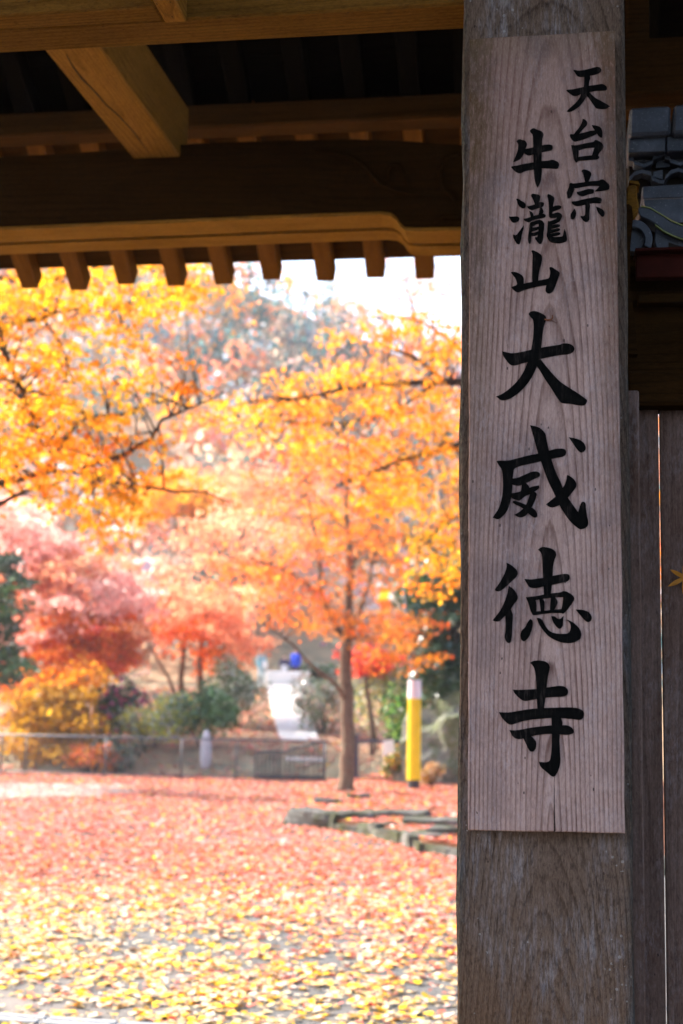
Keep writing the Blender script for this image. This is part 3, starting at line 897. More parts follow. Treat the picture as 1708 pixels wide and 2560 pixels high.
# red painted fascia and gutter lip under the tiles
slab('fascia', [(1590, 628), (1900, 618), (1900, 686), (1590, 694)], 3.02, .03, M['red'], wing, .002)
slab('gutter_lip', [(1588, 620), (1900, 610), (1900, 617), (1588, 627)], 2.99, .07, M['red'], wing, .001)
# eave tiles: round end ring, wave tile and flat pan, repeated along the wall
def arc(cx, cy, r, a0, a1, n):
    return [(cx + r * math.cos(R(a0 + (a1 - a0) * i / n)), cy - r * math.sin(R(a0 + (a1 - a0) * i / n))) for i in range(n + 1)]
for k in range(3):
    dx, dy = k * 176, -k * 7
    sh = lambda P: [(x + dx, y + dy) for x, y in P]
    slab('round_eave_tile', sh(arc(1582, 598, 50, 172, -28, 18) + arc(1582, 598, 31, -28, 172, 16)), 3.035 + .004 * k, .05, M['tile'], wing, .0015)
    slab('tile_disc', sh(arc(1582, 598, 30, 0, 345, 20)), 3.055, .03, M['tile'], wing)
    slab('wave_tile', sh([(1592, 521), (1606, 515), (1626, 519), (1650, 533), (1680, 552), (1708, 563), (1752, 574), (1768, 560), (1768, 604), (1708, 597), (1682, 588), (1660, 577), (1640, 560), (1622, 549), (1600, 540)]), 3.045 - .003 * k, .09, M['tile'], wing, .002)
    slab('pan_tile', sh([(1640, 566), (1662, 580), (1684, 591), (1710, 600), (1764, 607), (1764, 618), (1642, 621), (1636, 600)]), 3.062, .07, M['tile'], wing, .002)
    slab('lichen_edge', sh([(1604, 514), (1626, 518), (1650, 532), (1680, 551), (1708, 562), (1708, 564.5), (1680, 553.5), (1650, 534.5), (1626, 520.5), (1604, 516.5)]), 3.041 - .003 * k, .03, M['moss'], wing)
    slab('lichen_edge', sh([(1638, 560), (1660, 576), (1684, 588), (1708, 597), (1708, 599), (1684, 590.5), (1660, 579), (1638, 562.5)]), 3.040 - .003 * k, .01, M['moss'], wing)
    slab('pan_recess', sh([(1672, 606), (1710, 618), (1672, 618)]), 3.060, .003, M['black'], wing)
    slab('valley_tile', sh([(1610, 500), (1790, 492), (1790, 575), (1708, 563), (1650, 533), (1612, 514)]), 3.17, .03, M['tile'], wing)
# ridge: lower flat course, two courses of interlocking arcs, flat course, cap tiles
rv = random.Random(4)
x = 1606
while x < 1950:
    w_ = 150
    slab('ridge_tile', [(x, 466 - (x - 1606) * .06), (x + w_ - 3, 457 - (x - 1606) * .06), (x + w_ - 3, 492 - (x - 1606) * .05), (x, 497 - (x - 1606) * .05)], 3.20 + rv.uniform(-.004, .004), .09, M['tile'], wing, .002)
    x += w_
slab('ridge_core', [(1573, 340), (1950, 322), (1950, 480), (1573, 500)], 3.25, .12, M['black'], wing)
def strip(P, w_):
    up_ = [(x, y - w_ / 2) for x, y in P]
    dn = [(x, y + w_ / 2) for x, y in P]
    return up_ + dn[::-1]
for k in range(4):
    dx, dy = k * 91, -k * 4
    a = [(1571, 396), (1584, 399), (1585, 406), (1608, 414), (1631, 405), (1633, 394), (1662, 384)]
    slab('arc_tile', strip([(x + dx, y + dy) for x, y in a], 10), 3.212 + .003 * (k % 2), .035, M['tile'], wing, .001)
    b = [(1573, 448), (1586, 434), (1605, 428), (1628, 434), (1630, 446), (1654, 455), (1661, 454)]
    slab('arc_tile', strip([(x + dx, y + dy) for x, y in b], 10), 3.208 + .003 * (k % 2), .035, M['tile'], wing, .001)
    slab('arc_backing', [(1587 + dx, 393 + dy), (1629 + dx, 391 + dy), (1629 + dx, 404 + dy), (1608 + dx, 412 + dy), (1587 + dx, 404 + dy)], 3.235, .01, M['tile'], wing)
    slab('arc_backing', [(1641 + dx, 404 + dy), (1662 + dx, 396 + dy), (1684 + dx, 402 + dy), (1688 + dx, 416 + dy), (1641 + dx, 419 + dy)], 3.236, .01, M['tile'], wing)
    slab('arc_backing', [(1634 + dx, 430 + dy), (1657 + dx, 424 + dy), (1657 + dx, 448 + dy), (1634 + dx, 442 + dy)], 3.237, .01, M['tile'], wing)
x = 1571
while x < 1950:
    s_ = (x - 1571)
    slab('ridge_tile', [(x, 345 - s_ * .045), (x + 93, 341 - s_ * .045), (x + 93, 378 - s_ * .04), (x, 382 - s_ * .04)], 3.19 + rv.uniform(-.003, .003), .10, M['tile'], wing, .002)
    x += 96
x = 1572
k = 0
while x < 1950:
    s_ = (x - 1572)
    slab('ridge_cap_tile', [(x + 3, 269 - s_ * .07), (x + 105, 263 - s_ * .07), (x + 105, 333 - s_ * .05), (x, 338 - s_ * .05)], 3.165 - .006 * (k % 2), .14, M['tile'], wing, .006)
    x += 110; k += 1
# splintered timber ends between post and tiles
slab('broken_board', [(1568, 466), (1574, 462), (1582, 463), (1591, 461), (1594, 470), (1593, 490), (1597, 508), (1598, 520), (1590, 532), (1580, 540), (1570, 535), (1562, 515), (1566, 490)], 2.99, .04, M['beam_x'], wing, .003)
slab('broken_board', [(1552, 522), (1560, 512), (1572, 510), (1580, 516), (1583, 545), (1580, 575), (1576, 620), (1575, 680), (1574, 720), (1582, 760), (1590, 830), (1594, 885), (1545, 885), (1545, 700), (1548, 600)], 2.96, .03, M['dark_x'], wing)
slab('barge_end', [(1573, 450), (1596, 452), (1600, 462), (1574, 458)], 3.0, .05, M['beam_x'], wing, .001)

# maple leaf resting on the plank at the edge of the picture
bm = bmesh.new()
lp = at(1713, 1444, WY - .010)
star = []
lob = [(-150, .42), (-108, .72), (-55, .98), (0, 1.1), (55, .98), (108, .72), (150, .42)]
for i, (a, r) in enumerate(lob):
    for da, rr_ in ((-13, .55), (-5, .82), (0, 1.0), (5, .82), (13, .55)):
        star.append((math.sin(R(a + da)) * r * rr_, math.cos(R(a + da)) * r * rr_))
    if i < 6:
        m_ = (a + lob[i + 1][0]) / 2
        star.append((math.sin(R(m_)) * .24, math.cos(R(m_)) * .24))
star += [(.02, -.2), (.03, -.75), (-.01, -.75), (-.02, -.2)]
bm.faces.new([bm.verts.new((x * .036, -abs(x) * .009 - y * y * .007, y * .036)) for x, y in star])
ret = bmesh.ops.extrude_face_region(bm, geom=bm.faces[:])
bmesh.ops.translate(bm, verts=[v for v in ret['geom'] if isinstance(v, bmesh.types.BMVert)], vec=(0, .0006, 0))
lf = bm_obj('maple_leaf', bm, plain('orange_leaf', (.34, .13, .010), .6, .2, var=.4, scale=50))
lf.location = lp
lf.rotation_euler = (R(-14), R(-118), R(14))
tag(lf, 'single orange maple leaf clinging to the grey plank wall', 'leaf')

# ================================================================== YARD
rs = np.random.RandomState(11)
FD = 30.0                                     # distance of the wire fence

# ---- raised bed with its edging stones
BH = .13
front = [at_z(724, 2062, 0), at_z(800, 2068, 0), at_z(860, 2076, 0), at_z(955, 2092, 0), at_z(1010, 2110, 0), at_z(1070, 2132, 0), at_z(1140, 2140, 0), at_z(1300, 2160, 0), at_z(1700, 2190, 0)]
back = [Vector((9.5, 33, 0)), at_z(980, 1946, 0), at_z(900, 1958, 0), at_z(840, 1968, 0), at_z(770, 1984, 0), at_z(725, 2005, 0), at_z(716, 2035, 0)]
outline = [Vector((p.x, p.y)) for p in front + back]
def soil_mat():
    t = NT('leaf_strewn_soil')
    tc = t.new('ShaderNodeTexCoord').outputs['Object']
    n = t.noise(tc, 26.0, 5, .7)
    c = t.ramp(n, [(.3, (.05, .025, .016)), (.5, (.13, .05, .025)), (.7, (.24, .09, .04))])
    t.bump(n, .8, .03)
    return t.done(c, .9, .15)
M['soil'] = soil_mat()
bm = bmesh.new()
prism_bm(bm, [Vector((p.x, p.y, -.02)) for p in outline], Vector((0, 0, BH + .02)))
bmesh.ops.recalc_face_normals(bm, faces=bm.faces[:])
bed = tag(bm_obj('planting_bed', bm, M['soil']), kind='structure')

def in_poly(x, y, poly):
    c = np.zeros(len(x), bool)
    n = len(poly)
    for i in range(n):
        a, b = poly[i], poly[i - 1]
        cond = ((a.y > y) != (b.y > y)) & (x < (b.x - a.x) * (y - a.y) / (b.y - a.y + 1e-12) + a.x)
        c ^= cond
    return c

def rock_mat():
    t = NT('mossy_stone')
    _, co, _ = t.objco(7.0)
    n = t.noise(co, 5.0, 6, .7)
    n2 = t.noise(co, 2.0, 4, .6)
    c = t.ramp(n, [(.3, (.04, .04, .035)), (.55, (.10, .098, .09)), (.75, (.30, .29, .275))])
    c = t.mix(t.m('MULTIPLY', t.ramp(n2, [(.44, 0.0), (.58, 1.0)]), .8), c, (.055, .062, .022))
    t.bump(n, 1.0, .05)
    return t.done(c, .9, .15)
M['rock'] = rock_mat()
from mathutils import noise as mnoise
def rock_mesh(name, sx, sy, sz, seed, sub=2, flat=.6, rough=.28):
    bm = bmesh.new()
    bmesh.ops.create_icosphere(bm, subdivisions=sub, radius=1.0)
    for v in bm.verts:
        p = v.co.copy()
        d = 1 + rough * mnoise.noise(p * 1.4 + Vector((seed * 7.1, seed * 3.3, seed))) + rough * .5 * mnoise.noise(p * 3.7 + Vector((seed, 0, seed * 5)))
        q = p * d
        q.z = max(min(q.z, flat), -.7)
        v.co = Vector((q.x * sx, q.y * sy, q.z * sz))
    me = bpy.data.meshes.new(name)
    bm.to_mesh(me); bm.free()
    return me
def slab_mesh(lx, ly, lz, seed):
    bm = bmesh.new()
    bmesh.ops.create_cube(bm, size=1.0)
    bmesh.ops.subdivide_edges(bm, edges=bm.edges[:], cuts=3, use_grid_fill=True)
    sd = Vector((seed * 3.7, seed * 1.9, seed * .7))
    for v in bm.verts:
        p = v.co.copy()
        # knock the corners off, then roughen
        k = 1 - .10 * max(0, abs(p.x) + abs(p.y) + abs(p.z) - .95) * 2
        p = Vector((p.x * k, p.y * k, p.z))
        q = Vector((p.x * lx, p.y * ly, p.z * lz))
        nn = mnoise.noise_vector(q * 3.1 + sd) * .075 + mnoise.noise_vector(q * 8.0 + sd) * .03
        nn.z *= .5
        v.co = q + nn
    me = bpy.data.meshes.new('stone')
    bm.to_mesh(me); bm.free()
    return me
rk = random.Random(17)
def lay_edge(pts, n0):
    k = n0
    for a, b in zip(pts, pts[1:]):
        a, b = Vector((a.x, a.y, 0)), Vector((b.x, b.y, 0))
        d = b - a
        L = d.length
        s = 0.0
        while s < L - .12:
            lx = min(rk.uniform(.38, .85), L - s + .08)
            ly = rk.uniform(.34, .5)
            top_ = BH + rk.uniform(-.04, .08)
            o = link('stone', slab_mesh(lx, ly, top_ + .10, k), bed, M['rock'])
            c = a + d.normalized() * (s + lx / 2)
            nrm = Vector((d.y, -d.x, 0)).normalized()
            c = c - nrm * (ly * .30) + nrm * rk.uniform(-.02, .07)
            o.location = (c.x, c.y, (top_ + .10) / 2 - .10)
            o.rotation_euler = (rk.uniform(-.04, .04), rk.uniform(-.04, .04), math.atan2(d.y, d.x) + rk.uniform(-.12, .12))
            s += lx + rk.uniform(-.02, .06)
            k += 1
lay_edge(front, 1)
for i, (px, py, w_, d_) in enumerate(((860, 2044, .75, .5), (990, 2040, .9, .55), (1088, 2062, .8, .5), (1122, 2084, .5, .4), (820, 2008, .4, .3), (898, 1996, .4, .3))):
    p = at_z(px, py, BH)
    o = link('stone', slab_mesh(w_, d_, .16, 90 + i), bed, M['rock'])
    o.location = (p.x, p.y, BH - .01)
    o.rotation_euler = (0, 0, rk.uniform(-.3, .3))

# ---- mossy boulder right of the yellow guard
p = at_z(1115, 1962, BH)
def boulder_mat():
    t = NT('mossy_boulder')
    _, co, _ = t.objco(0)
    n = t.noise(co, 4.5, 7, .75); n2 = t.noise(co, 2.3, 5, .7); n3 = t.noise(co, 14.0, 4, .7)
    c = t.ramp(n, [(.3, (.10, .10, .085)), (.5, (.22, .22, .19)), (.68, (.46, .46, .43))])
    c = t.mix(t.m('MULTIPLY', t.ramp(n2, [(.45, 0.0), (.55, 1.0)]), t.ramp(n3, [(.35, .3), (.6, .95)])), c, (.10, .125, .035))
    t.bump(n, 1.0, .12)
    return t.done(c, .95, .05)
bo = link('boulder', rock_mesh('boulder', 1.3, 1.05, 1.45, 31, 4, .95, .42), None, boulder_mat())
bo.location = (p.x + .35, p.y + .9, p.z + .35)
bo.rotation_euler = (0, .25, .4)
tag(bo, 'large mossy grey boulder behind the yellow pole guard', 'boulder')

# ---- shape of the slope beyond the fence (mesh is built below)
ridge = [(-1200, 420), (-400, 500), (0, 560), (300, 620), (590, 708), (740, 770), (840, 832), (1000, 905), (1150, 960), (1500, 1080), (2200, 1230), (3200, 1400)]
rp = [at(x, y, 125) for x, y in ridge]
rX = np.array([p.x for p in rp]); rZ = np.array([p.z for p in rp])
def terrain(X, Y):
    s = np.clip((Y - 31.5) / 92.0, 0, 1)
    zr = np.interp(X * 125.0 / np.maximum(Y, 1), rX, rZ)
    low = np.interp(Y, [31.0, 31.6, 33, 37, 42, 47, 53, 60], [-.3, .02, .55, .92, 1.32, 1.82, 2.36, 2.6])
    return low + (zr - 2.6) * np.clip((s - .27) / .73, 0, 1) ** 1.1
def hgt_at(px, D):
    return float(terrain(np.array([at(px, 1800, D).x]), np.array([float(D)]))[0])

# ---- a bare strip of pale trodden sand by the left fence
sand = [Vector((p.x, p.y)) for p in (at_z(-140, 1962, 0), at_z(120, 1958, 0), at_z(340, 1963, 0), at_z(300, 1972, 0), at_z(360, 1979, 0), at_z(230, 1990, 0), at_z(60, 1992, 0), at_z(-140, 2006, 0))]
bm = bmesh.new()
prism_bm(bm, [Vector((p.x, p.y, -.05)) for p in sand], Vector((0, 0, .054)))
bmesh.ops.recalc_face_normals(bm, faces=bm.faces[:])
tag(bm_obj('path', bm, plain('trodden_sand', (.34, .275, .24), .95, 0.0, var=.25, scale=3)), kind='structure')

# ---- fallen leaves: uncountable, one sheet of real leaves
def litter_pts(n, y0, y1):
    Y = y0 + (y1 - y0) * rs.rand(n) ** .85
    xl = np.array([at(-120, 2000, yy).x for yy in (y0, y1)])
    xr = np.array([at(1330, 2000, yy).x for yy in (y0, y1)])
    f = (Y - y0) / (y1 - y0)
    X = (xl[0] + (xl[1] - xl[0]) * f) + rs.rand(n) * ((xr[0] + (xr[1] - xr[0]) * f) - (xl[0] + (xl[1] - xl[0]) * f))
    return X, Y
def vnoise(X, Y, s, seed=0):
    return np.array([mnoise.noise(Vector((x * s, y * s, seed))) for x, y in zip(X, Y)])
PALE = [(.66, .52, .33), (.64, .46, .24), (.70, .58, .42), (.58, .36, .14), (.72, .62, .48)]
YELL = [(.82, .50, .03), (.84, .56, .05), (.78, .40, .02)]
ROSE = [(.62, .16, .12), (.66, .26, .20), (.60, .145, .095), (.52, .085, .05), (.64, .20, .14), (.66, .31, .24), (.38, .05, .03), (.72, .46, .39), (.62, .22, .06)]
BROWN = [(.22, .06, .035), (.30, .11, .04)]
allV4, allC4 = [], []
for (n, y0, y1, size) in ((46000, 1.6, 9.5, .043), (54000, 9.5, 16, .045), (80000, 16, 31.5, .058), (26000, 31.5, 52, .11)):
    X, Y = litter_pts(n, y0, y1)
    g = .45 * vnoise(X, Y, .8) + .6 * vnoise(X, Y, 2.6, 5) + .7 * vnoise(X, Y, 7.0, 8)
    dens = np.clip(.33 + 1.0 * g + np.clip((Y - 8) / 9, 0, .55), 0.04, 1)
    keep = rs.rand(n) < dens
    keep &= ~(in_poly(X, Y, sand) & (rs.rand(n) < .8))
    X, Y = X[keep], Y[keep]
    n = len(X)
    z = np.where(Y > 31.5, terrain(X, Y), np.where(in_poly(X, Y, outline), BH, 0.0)) + .006 + rs.rand(n) * .014
    P = np.stack([X, Y, z], 1)
    t_ = np.clip((Y - 7.2 + vnoise(X, Y, .5, 9) * 3.0) / 6.5, 0, 1)
    C = pick_cols(rs, n, PALE, .10)
    u_ = rs.rand(n)
    Cy, Cr, Cb = pick_cols(rs, n, YELL, .10), pick_cols(rs, n, ROSE, .14), pick_cols(rs, n, BROWN, .2)
    isY = u_ < .30 * (1 - t_) + .05 * t_
    isR = (u_ > 1 - (.10 + .86 * t_))
    isB = rs.rand(n) < .05
    C = np.where(isR[:, None], Cr, C); C = np.where(isY[:, None], Cy, C); C = np.where(isB[:, None], Cb, C)
    V = leaf_verts(rs, P, size, FAN if y0 < 9 else KITE, .17, .35, flat=True)
    if y0 < 9:
        me = array_mesh('fallen_leaves', V, 5, C); near_me = me
    else:
        allV4.append(V); allC4.append(C)
o = link('fallen_leaves', near_me, None, M['litter'])
tag(o, 'pale yellow fallen leaves scattered over the grey yard in the foreground', 'leaves', kind='stuff')
me = array_mesh('fallen_leaves', np.concatenate(allV4), 4, np.concatenate(allC4))
o = link('fallen_leaves', me, None, M['litter'])
tag(o, 'red and orange fallen leaves carpeting the yard towards the fence', 'leaves', kind='stuff')

# ---- pale drain kerb at the lower left corner
M['granite'] = plain('pale_granite', (.30, .31, .33), .8, .1, var=.35, scale=30)
kerb = empty('drain_kerb', at_z(60, 2545, 0), 'pale grey stone drain kerb half hidden by leaves, lower left corner', 'kerb')
ka, kb = at_z(-260, 2515, .03), at_z(440, 2562, .03)
kd = (kb - ka)
for s0, s1 in ((0.0, .30), (.305, .55), (.555, .80), (.805, 1.0)):
    a, b = ka + kd * s0, ka + kd * s1
    L_ = (b - a).length
    for yo, wd in ((0.0, .055), (-.085, .055)):
        o = box('kerb_stone', (-L_ / 2, -wd / 2, -.04), (L_ / 2, wd / 2, .006), M['granite'], None, .008)
        c_ = (a + b) / 2
        o.location = (c_.x + yo * .1, c_.y + yo, 0.005)
        o.rotation_euler = (0, 0, math.atan2(kd.y, kd.x))
        o.parent = kerb; o.matrix_parent_inverse = parent_world(kerb).inverted()

# ================================================================== FENCE, GATE, POLE GUARD
M['steel'] = plain('galvanised_steel', (.12, .123, .135), .55, .3, .3, var=.15)
M['dark_steel'] = plain('dark_brown_steel', (.045, .04, .045), .5, .4, .2)
M['navy_steel'] = plain('navy_painted_steel', (.03, .035, .075), .5, .4)
zt = 1.5 + (at(300, 1845, FD).z - 1.5)
FH = max(.8, at(300, 1843, FD).z)
fx0, fx1 = at(-220, 1900, FD).x, at(815, 1900, FD).x
fence = empty('wire_fence', (fx0, FD, 0), 'low silver wire mesh fence across the far side of the yard', 'fence')
m = MB(); m.tube([(fx0, FD, FH), (fx1, FD, FH)], .021, 8); m.build('top_rail', M['steel'], fence, True)
m = MB(); m.tube([(fx0, FD, .06), (fx1, FD, .06)], .016, 6); m.build('bottom_rail', M['steel'], fence, True)
for px in (-150, 2, 64, 264, 453, 590, 812):
    x = at(px, 1900, FD).x
    m = MB(); m.tube([(x, FD + .03, 0), (x, FD + .03, FH + .02)], .021, 8)
    m.build('fence_post', M['dark_steel'] if px in (2, 64) else M['steel'], fence, True)
m = MB()
zz = .12
while zz < FH - .03:
    m.box((fx0, FD - .004, zz), (fx1, FD + .004, zz + .006)); zz += .075
xw = fx0
while xw < fx1:
    m.box((xw, FD - .009, .06), (xw + .006, FD - .005, FH)); xw += .075
w_ = m.build('wire_mesh', M['steel'], fence); w_['kind'] = 'stuff'

# slatted steel gate in the fence line: sloping top, dark bars
gp = empty('slatted_gate', at_z(720, 1945, 0), 'dark brown slatted steel gate at the foot of the ramp', 'gate')
def bar_gate(root, pa, pb, ztop_a, ztop_b, nb, D, mat, w=.035):
    xa, xb = at(pa, 1900, D).x, at(pb, 1900, D).x
    za, zb_ = at(pa, ztop_a, D).z, at(pb, ztop_b, D).z
    m = MB(); m.tube([(xa, D, za), (xb, D, zb_)], .03, 6); m.build('top_rail', mat, root)
    m = MB(); m.box((xa, D - .02, .06), (xb, D + .02, .12)); m.build('bottom_rail', mat, root)
    for i in range(nb + 1):
        f = i / nb
        x = xa + (xb - xa) * f; z = za + (zb_ - za) * f
        m = MB(); m.box((x - w / 2, D - .018, .02), (x + w / 2, D + .018, z)); m.build('bar', mat, root)
bar_gate(gp, 702, 808, 1882, 1852, 9, FD + .35, M['dark_steel'])
bar_gate(gp, 640, 700, 1880, 1878, 6, FD + .36, M['dark_steel'], .045)
# navy gate right of the tree
g2 = empty('navy_gate', at_z(900, 1940, 0), 'navy blue steel gate with thin bars right of the maple trunk', 'gate')
D2 = 29.2
xa = at(883, 1900, D2).x
m = MB(); m.box((xa, D2 - .05, 0), (xa + .11, D2 + .05, at(890, 1836, D2).z)); m.build('gate_post', M['navy_steel'], g2)
xb = at(1000, 1900, D2).x
zt2 = at(940, 1848, D2).z
m = MB(); m.box((xa + .11, D2 - .03, zt2 - .07), (xb, D2 + .03, zt2)); m.build('top_rail', M['navy_steel'], g2)
m = MB(); m.box((xa + .11, D2 - .03, .12), (xb, D2 + .03, .17)); m.build('bottom_rail', M['navy_steel'], g2)
for i in range(9):
    x = xa + .17 + i * (xb - xa - .2) / 8
    m = MB(); m.box((x - .008, D2 - .01, .17), (x + .008, D2 + .01, zt2 - .07)); m.build('bar', M['steel'], g2)
M['white'] = plain('white_panel', (.78, .77, .78), .5, .4, var=.05)
slab_o = slab('notice_board', [(957, 1853), (983, 1848), (987, 1880), (972, 1893), (958, 1894)], 28.6, .03, M['white'], None)
m = MB(); c_ = slab_o.location; m.box((c_.x - .02, 28.64, 0), (c_.x + .02, 28.68, c_.z + .1)); m.build('notice_post', M['dark_steel'], slab_o)
tag(slab_o, 'small white notice board on a post beside the navy gate', 'sign')

# yellow pole guard with its pale collar and dark foot
YG = 27.6
gb = at_z(1034, 1972, BH)
YG = gb.y
guard = empty('pole_guard', (gb.x, gb.y, BH), 'tall bright yellow pole guard with pale collar beside the boulder', 'pole guard')
M['yellow'] = plain('yellow_plastic', (.80, .55, .006), .5, .3, var=.22, scale=5)
M['pinkwhite'] = plain('pale_collar', (.70, .62, .66), .5, .4, var=.05)
zA, zB, zC = BH + .16, at(1034, 1746, YG).z, at(1034, 1700, YG).z
rG = 17.5 * (Vector((gb.x, gb.y, 1.5)) - CAM).length / FPX
def lathe(profile, sides=20):
    m = MB()
    m.tube([(gb.x, gb.y, z) for z, r in profile], [r for z, r in profile], sides)
    return m
lathe([(zA, rG), (zB, rG * .94)]).build('guard_sleeve', M['yellow'], guard, False)
for k in range(5):                             # moulded ribs
    an = math.radians(-150 + k * 30)
    m = MB(); m.tube([(gb.x + math.cos(an) * rG * .99, gb.y + math.sin(an) * rG * .99, zA + .02), (gb.x + math.cos(an) * rG * .94, gb.y + math.sin(an) * rG * .94, zB - .02)], .012, 5)
    m.build('rib', M['yellow'], guard)
lathe([(zB + .001, rG * .98), (zC, rG * .90)]).build('collar', M['pinkwhite'], guard, False)
lathe([(-.02, rG * .84), (zA - .001, rG * .84)]).build('foot', M['dark_steel'], guard, False)
m = MB(); m.tube([(gb.x - .05, gb.y, zC), (gb.x - .14, gb.y + .3, zC + .6), (gb.x - .8, gb.y + 2.4, zC + 5.2)], .018, 6)
m.build('stay_wire', M['steel'], guard)

# ================================================================== TREES
def spray_points(rs, c, sr, n, droop=.25):
    r = sr * np.sqrt(rs.rand(n)); a = rs.rand(n) * 2 * math.pi
    x, y = r * np.cos(a), r * np.sin(a)
    tilt = rs.normal(size=2) * .35
    z = -droop * (r / sr) ** 2 * sr + tilt[0] * x + tilt[1] * y + rs.normal(size=n) * sr * .10
    return np.stack([c[0] + x, c[1] + y, c[2] + z], 1)

def tree(name, label, D, limbs, clusters, leaf=.06, shape=MAPLE, spray=.35, per=46, dspread=.9, bark='bark', cat='tree', group=None, up=.3, mat='leaf', seed=1, twigs=.5, base=None, dens=1.0):
    rr = np.random.RandomState(seed)
    rt = random.Random(seed)
    allp = []
    m = MB()
    for pts, r0, r1 in limbs:
        q = []
        for i, p in enumerate(pts):
            if p[0] == 'w':
                q.append(Vector(p[1:])); continue
            dd = p[2] if len(p) > 2 else 0.0
            q.append(at(p[0], p[1], D + dd))
        # resample with a little wobble
        w = [q[0]]
        for a, b in zip(q, q[1:]):
            k = 3
            for j in range(1, k + 1):
                pp = a.lerp(b, j / k)
                if j < k: pp = pp + Vector((rt.uniform(-1, 1), rt.uniform(-1, 1), rt.uniform(-1, 1))) * (b - a).length * .035
                w.append(pp)
        rad = [r0 + (r1 - r0) * i / (len(w) - 1) for i in range(len(w))]
        m.tube(w, rad, 7)
        allp += w
    A = np.array([tuple(p) for p in allp]) if allp else np.zeros((0, 3))
    P, C = [], []
    for cl in clusters:
        px, py, rx, ry, n, pal = cl[:6]
        dd = cl[6] if len(cl) > 6 else 0.0
        ns = max(1, int(n * dens / (per if shape is MAPLE else 34)))
        for _ in range(ns):
            a, r = rr.rand() * 2 * math.pi, math.sqrt(rr.rand())
            sx_, sy_ = px + rx * r * math.cos(a), py + ry * r * math.sin(a)
            c = at(sx_, sy_, D + dd + rr.normal() * dspread)
            if c.z < .25: continue
            pp = spray_points(rr, c, spray * rr.uniform(.6, 1.3), per)
            P.append(pp)
            base_c = np.array(pal[rr.randint(len(pal))])
            mixc = np.array(pal[rr.randint(len(pal))])
            f = rr.rand(per, 1) * .8
            cc = (base_c * (1 - f) + mixc * f) * (1 + rr.normal(size=(per, 1)) * .13)
            C.append(np.clip(cc, .004, .95))
            if len(A) and rr.rand() < twigs:
                k = np.argmin(((A - np.array(c)) ** 2).sum(1) + rr.rand(len(A)) * .3)
                a0, b0 = Vector(A[k]), Vector(c)
                if (a0 - b0).length < spray * 5:
                    md = a0.lerp(b0, .55) + Vector((rt.uniform(-.1, .1), rt.uniform(-.1, .1), rt.uniform(0, .12))) * (a0 - b0).length
                    m.tube([a0, md, b0], [max(.006, leaf * .16), max(.004, leaf * .10), max(.0025, leaf * .05)], 4)
    P = np.concatenate(P); C = np.concatenate(C)
    root_loc = base if base is not None else (tuple(allp[0]) if allp else tuple(P.mean(0)))
    group = group or {'maple_tree': 'maples around the yard', 'evergreen_tree': 'evergreens at the edges of the yard'}.get(name)
    root = empty(name, root_loc, label, cat, group)
    if m.V: m.build('trunk', M[bark], root, True)
    me = array_mesh('crown', leaf_verts(rr, P, leaf, shape, up, .35), len(shape), C)
    link('crown', me, root, M[mat])
    return root

GOLD = [(.84, .40, .015), (.85, .33, .015), (.84, .48, .03), (.78, .23, .015)]
AMBER = [(.82, .265, .012), (.84, .34, .015), (.74, .17, .012), (.85, .41, .03)]
ORANGE = [(.80, .18, .02), (.83, .25, .03), (.75, .12, .02), (.85, .33, .05)]
CORAL = [(.86, .36, .18), (.85, .28, .13), (.88, .46, .26), (.84, .24, .12)]
PINKR = [(.90, .44, .36), (.91, .52, .44), (.88, .34, .27), (.92, .58, .48)]
REDD = [(.68, .07, .05), (.74, .12, .06), (.62, .06, .07)]
MUST = [(.42, .21, .012), (.47, .26, .02), (.36, .15, .012)]
LIME = [(.55, .52, .08), (.66, .60, .16), (.45, .46, .06)]
GREEN = [(.045, .11, .03), (.06, .15, .045), (.10, .19, .05)]
DKGR = [(.018, .04, .016), (.028, .06, .02), (.04, .075, .03)]
TAN = [(.52, .36, .24), (.60, .42, .30), (.46, .33, .26)]
PALEG = [(.40, .44, .34), (.52, .52, .42), (.30, .36, .28)]

